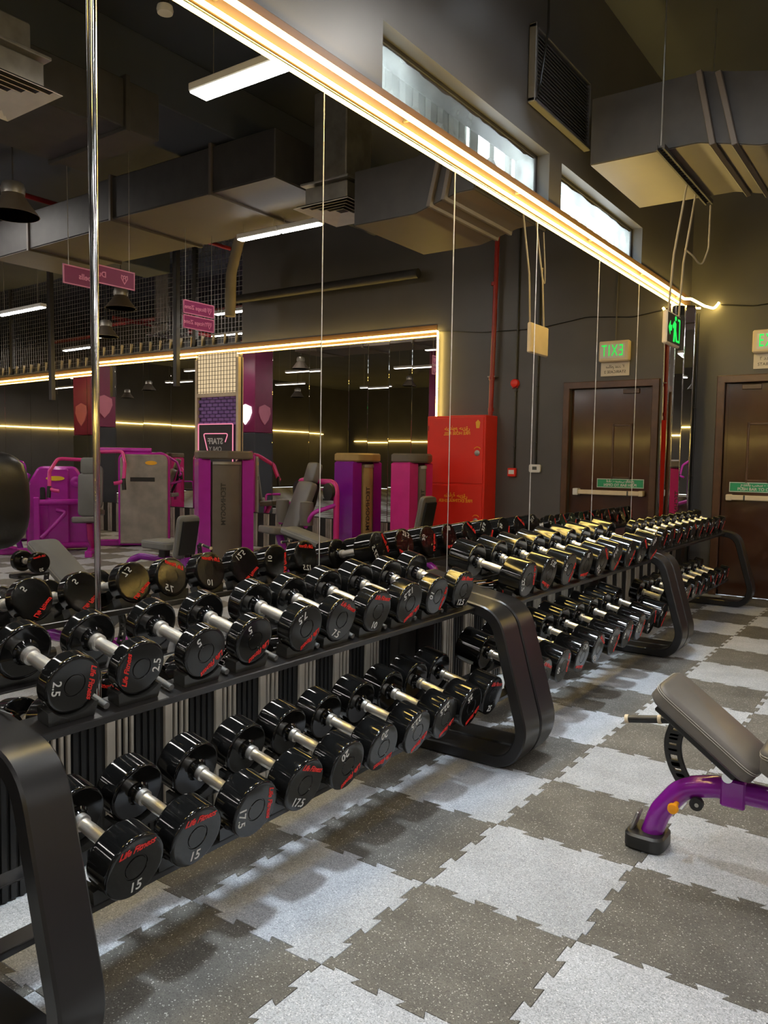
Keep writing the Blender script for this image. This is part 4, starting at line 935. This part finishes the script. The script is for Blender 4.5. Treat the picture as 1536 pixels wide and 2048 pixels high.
def shield_machine(x, y, rz, label):
    t = empty('shrouded_leg_machine', (x, y, 0), math.radians(rz)); tag(t, label, 'gym machine')
    o = fillet([(-0.44, 0.04), (0.44, 0.04), (0.40, 1.02), (0.26, 1.27), (-0.26, 1.27), (-0.40, 1.02)], [0.02, 0.02, 0.25, 0.12, 0.12, 0.25], 6, True)
    prism_part('shroud', 'magenta', t, o, 0.02, 0.24, 'y', 0.03)
    prism_part('shroud_spine', 'magenta', t, fillet([(-0.17, 0.1), (0.13, 0.1), (0.13, 1.24), (-0.17, 1.24)], 0.05, 4, True), -0.03, 0.05, 'y', 0.02)
    MB().lathe([(0, 0), (0.075, 0), (0.08, -0.03), (0.05, -0.05), (0.02, -0.05), (0, -0.04)], 24, 'y', (-0.27, 0.0, 1.04)).obj('pulley_cover', 'magenta', t, 40)
    MB().prism([(0.02+0.13*math.cos(a), 1.09+0.035*math.sin(a)) for a in [2*PI*k/16 for k in range(16)]], -0.045, -0.028).obj('badge', 'yellow', t)
    prism_part('slot', 'black', t, rrect(0.07, 0.20, 0.033, 5, 0.20, 0.86), -0.036, 0.03, 'y', 0.004)
    for xx, yy, h in ((-0.46, -0.06, 0.80), (0.26, -0.22, 0.82)): MB().box((xx, yy, h/2), (0.085, 0.085, h), 0.012).obj('frame_post', 'magenta', t)
    for z in (0.74, 0.09): MB().tube([(-0.46, -0.06, z), (0.26, -0.22, z)], 0.045, 12).obj('frame_rail', 'magenta', t, 40)
    MB().tube(fillet([(0.0, -0.10, 0.62), (-0.15, -0.16, 0.60), (0.2, -0.3, 0.22)], 0.08, 4), 0.03, 10).obj('lever', 'magenta', t, 40)
    MB().tube(fillet([(0.48, -0.2, 0.03), (0.62, -0.18, 0.55), (0.50, -0.05, 0.95), (0.40, 0.05, 1.15)], 0.2, 5), 0.04, 12).obj('seat_frame', 'purple', t, 40)
    soft_pad('back_pad', 'vinyl_g', t, 0.55, 0.32, 0.09, TR(0.62, -0.30, 0.88, 74) @ Matrix.Rotation(PI/2, 4, 'Z'))
    soft_pad('seat', 'vinyl', t, 0.42, 0.36, 0.09, TR(0.66, -0.55, 0.44, -8))
    MB().tube(fillet([(0.5, -0.5, 0.1), (0.95, -0.7, 0.22), (1.02, -0.72, 0.60), (1.02, -1.0, 0.60)], 0.05, 4), 0.024, 10).obj('foot_lever', 'magenta', t, 40)
    MB().tube([(0.99, -0.71, 0.36), (1.0, -0.98, 0.36)], 0.03, 10).obj('roller', 'black', t, 40)
    MB().box((0.3, -0.35, 0.045), (0.9, 0.09, 0.09), 0.01).obj('base_beam', 'magenta', t)
    return t
def seat_machine(x, y, rz, label):
    t = empty('arm_curl_machine', (x, y, 0), math.radians(rz)); tag(t, label, 'gym machine', 'seated pad machines')
    soft_pad('back_pad', 'vinyl', t, 0.62, 0.34, 0.09, TR(0.02, 0.02, 0.74, 68) @ Matrix.Rotation(PI/2, 4, 'Z'))
    soft_pad('head_pad', 'vinyl', t, 0.24, 0.22, 0.09, TR(0.02, 0.20, 1.14, 72) @ Matrix.Rotation(PI/2, 4, 'Z'))
    soft_pad('seat', 'vinyl', t, 0.36, 0.36, 0.08, TR(0.0, -0.32, 0.46, -5))
    fr = MB().tube(fillet([(-0.42, 0.2, 0.35), (-0.42, 0.2, 1.06), (0.42, 0.2, 1.06), (0.42, 0.2, 0.35)], 0.14, 6), 0.035, 12).obj('hoop_frame', 'pink', t, 50)
    for s in (-1, 1):
        MB().lathe([(0, -0.14), (0.075, -0.13), (0.085, 0), (0.075, 0.13), (0, 0.14)], 16, 'z', (s*0.27, -0.10, 0.70)).obj('arm_pad', 'vinyl', t, 50)
        MB().tube(fillet([(s*0.42, 0.18, 0.80), (s*0.40, -0.1, 0.72), (s*0.28, -0.12, 0.55)], 0.1, 4), 0.025, 10).obj('arm_lever', 'magenta', t, 50)
        MB().lathe([(0, -0.02), (0.10, -0.02), (0.10, 0.02), (0, 0.02)], 20, 'y', (s*0.34, 0.15, 0.95)).obj('cam_disc', 'black', t, 40)
    MB().tube(fillet([(0, -0.30, 0.46), (0.0, -0.22, 0.22), (0.0, 0.30, 0.08)], 0.1, 4), 0.045, 12).obj('seat_stem', 'purple', t, 50)
    MB().tube(fillet([(0, 0.02, 0.5), (0, 0.16, 0.8), (0, 0.22, 1.06)], 0.1, 4), 0.03, 10).obj('back_spine', 'black', t, 50)
    MB().box((0, 0.1, 0.04), (0.10, 0.9, 0.08), 0.01).obj('base_beam', 'purple', t)
    MB().box((0, 0.45, 0.04), (0.9, 0.09, 0.08), 0.01).obj('base_beam', 'purple', t)
    return t
tower(5.35, 7.12, -58, 'taupe weight tower with purple sides in front of the staff door', 'magenta', 'shroud')
tower(3.70, 7.80, -82, 'golden weight tower with purple sides beside the pad machine', 'purple', 'gold', 0.50)
tower(2.84, 7.70, -84, 'weight tower with pink sides next to the red cabinet', 'pink', 'shroud', 0.42, 0.30)
press_machine(7.25, 7.35, -48, 'grey panelled chest press with pink arms near the partition mirror')
shield_machine(8.65, 6.85, -52, 'purple shrouded leg machine farthest from the viewer')
seat_machine(3.86, 6.93, 18, 'charcoal padded arm machine with pink hoop between two towers')
press_machine(10.6, 7.1, -60, 'grey panelled press in the far corner beyond the purple machine', 'purple', 'magenta')
press_machine(10.6, 5.3, -70, 'grey panelled press at the right side wall', 'magenta', 'magenta')
tower(7.2, 1.6, 90, 'taupe weight tower in mid room', 'magenta', 'shroud')
press_machine(5.4, -1.6, 150, 'grey panelled press behind the viewpoint', 'magenta', 'pink')
press_machine(8.2, -2.4, 150, 'grey panelled press toward the back right', 'purple', 'pink')
seat_machine(6.6, 3.4, 170, 'charcoal padded arm machine in mid room')
seat_machine(6.9, -4.6, 170, 'charcoal padded arm machine near the back wall')
shield_machine(9.6, 1.0, 120, 'purple shrouded leg machine by the right wall')
tower(4.4, -4.2, 100, 'golden weight tower near the back left', 'pink', 'gold')
# benches seen in the mirror
bench((3.62, 3.52, 0), PI, 'incline bench with long grey pad seen in the mirror left of the chrome strip', (0.03, 0.70, 0.66, 0.33), 'vinyl_g', seatx=0.90)
bench((3.42, 6.22, 0), PI, 'low incline bench with grey pad in front of the golden tower', (0.0, 0.60, 0.72, 0.44), 'vinyl_g', seatx=0.96)
bench((3.72, 5.32, 0), 0.0, 'bench with back pad raised upright in mid floor', (0.26, 0.72, 0.34, 0.32), 'vinyl_g', seatx=0.60)
bench((1.98, 6.95, 0), 0.0, 'bench with back pad raised upright beside the fire cabinet', (0.20, 0.94, 0.30, 0.46), 'vinyl', seatx=0.60)
# black leather preacher pad near the viewpoint
t = empty('preacher_stand', (3.06, 2.78, 0)); tag(t, 'large black leather pad on a black post close to the mirror', 'gym pad')
m = MB(); N, K = 26, 14; vs = []; fs = []
def se(c, e): return math.copysign(abs(c)**e, c)
for i in range(K+1):
    ph = -PI/2+PI*i/K
    for k in range(N):
        th = 2*PI*k/N
        vs.append((0.15*se(math.cos(ph), 0.6)*se(math.cos(th), 0.8), 0.30*se(math.cos(ph), 0.6)*se(math.sin(th), 0.6), 1.045+0.335*se(math.sin(ph), 0.7)))
for i in range(K):
    for k in range(N): fs.append((i*N+k, i*N+(k+1) % N, (i+1)*N+(k+1) % N, (i+1)*N+k))
m.add(vs, fs).obj('pad', 'leather', t, 70)
MB().tube([(0.155*math.cos(a)*0.9, 0.30*math.sin(a)*0.98, 1.2) for a in [2*PI*k/30 for k in range(30)]], 0.004, 6, True).obj('welt', 'rope', t)
MB().box((0.02, 0.0, 0.42), (0.09, 0.14, 0.80), 0.01).obj('post', 'rack', t)
MB().box((0.02, 0.0, 0.03), (0.42, 0.50, 0.06), 0.012).obj('base', 'rack', t)
MB().box((0.03, 0.26, 0.50), (0.22, 0.05, 0.03), 0.005).obj('side_rest', 'rack', t)
dumbbell(0.075, 0.05, 0.118, '20', Matrix.Translation((3.10, 3.12, 0.60)) @ Matrix.Rotation(PI, 4, 'Z'), 8, 'black dumbbell resting on the stand beside the leather pad', 'loose dumbbells')
MB().box((0.04, 0.34, 0.51), (0.10, 0.24, 0.02), 0.004).obj('dumbbell_cradle', 'rack', t)
# training rig and bag, seen twice reflected
t = empty('training_rig', (7.6, -0.6, 0)); tag(t, 'black training rig with yellow straps in mid room', 'rig')
for x in (-0.7, 0.7): MB().box((x, 0, 1.15), (0.08, 0.08, 2.3), 0.006).obj('post', 'rack', t); MB().box((x, 0, 0.03), (0.12, 0.9, 0.06), 0.006).obj('foot', 'rack', t)
MB().box((0, 0, 2.3), (1.6, 0.08, 0.08), 0.006).obj('crossbar', 'rack', t)
for x in (-0.3, 0.3): MB().box((x, 0.0, 1.85), (0.045, 0.01, 0.85)).obj('strap', 'yellow', t)
t = empty('punch_bag', (4.9, 2.9, 0.9)); tag(t, 'dark blue punch bag hung on chains in mid room', 'punch bag')
MB().lathe([(0, 0), (0.15, 0.01), (0.165, 0.06), (0.165, 0.94), (0.15, 0.99), (0, 1.0)], 24).obj('bag', 'ductdark', t, 40)
for a in range(4): MB().tube([(0.14*math.cos(a*PI/2), 0.14*math.sin(a*PI/2), 0.98), (0, 0, 1.4)], 0.006, 5).obj('chain', 'galv', t)
MB().tube([(0, 0, 1.4), (0, 0, ZC-0.9-0.004)], 0.006, 5).obj('hanger', 'galv', t)
# columns with glowing emblem
def column(x, y, label, glow):
    t = empty('column', (x, y, 0)); tag(t, label, 'column', 'plum columns')
    MB().box((0, 0, 3.3), (0.6, 0.6, 2.78), 0.01).obj('upper_shaft', 'signp', t)
    MB().box((0, 0, 0.95), (0.62, 0.62, 1.9), 0.01).obj('stone_cladding', 'ceil', t)
    o = [(-0.5, 0.42), (0, 0.60), (0.5, 0.42), (0.55, 0.05), (0.34, -0.38), (0, -0.72), (-0.34, -0.38), (-0.55, 0.05)]
    MB().prism([(a*0.36, 2.35+b*0.36) for a, b in o], 0.30, 0.325, 'y').obj('emblem', 'logo_glow' if glow else 'signb', t)
    MB().prism([(a*0.36, 2.35+b*0.36) for a, b in o], -0.325, -0.30, 'y').obj('emblem', 'logo_glow' if glow else 'signb', t)
    MB().prism([(y_*0.36, 2.35+b*0.36) for y_, b in o], -0.325, -0.30, 'x').obj('emblem', 'signb', t)
column(11.2, 3.4, 'plum column with glowing white emblem in mid room', True)
column(9.0, -1.6, 'plum column toward the back of the room', False)
column(12.4, 6.9, 'plum column near the right wall', False)
# strip lights and mirrors on the back and right walls
for (pts, lb) in (([(0.4, YB+0.04, 2.2), (21.5, YB+0.04, 2.2)], 'glowing yellow strip light along the back wall'), ([(21.86, -12.0, 2.5), (21.86, 8.2, 2.5)], 'glowing yellow strip light along the right wall'), ([(5.0, YB+0.04, 0.4), (5.0, YB+0.04, 2.2)], 'upright yellow strip light on the back wall')):
    o = MB().tube(pts, 0.02, 8).obj('led_strip', 'led', None, 60); tag(o, lb, 'strip light')
press_machine(13.2, 1.6, 120, 'grey panelled press in the wide right half of the room', 'magenta', 'pink')
seat_machine(11.6, 5.6, 150, 'charcoal padded arm machine right of the partition mirror')
shield_machine(15.5, 0.2, 120, 'purple shrouded leg machine in the wide right half')
tower(12.8, 4.4, 140, 'taupe weight tower right of the plum column', 'pink', 'shroud')
tower(16.4, 2.4, 140, 'golden weight tower far at the right', 'purple', 'gold')
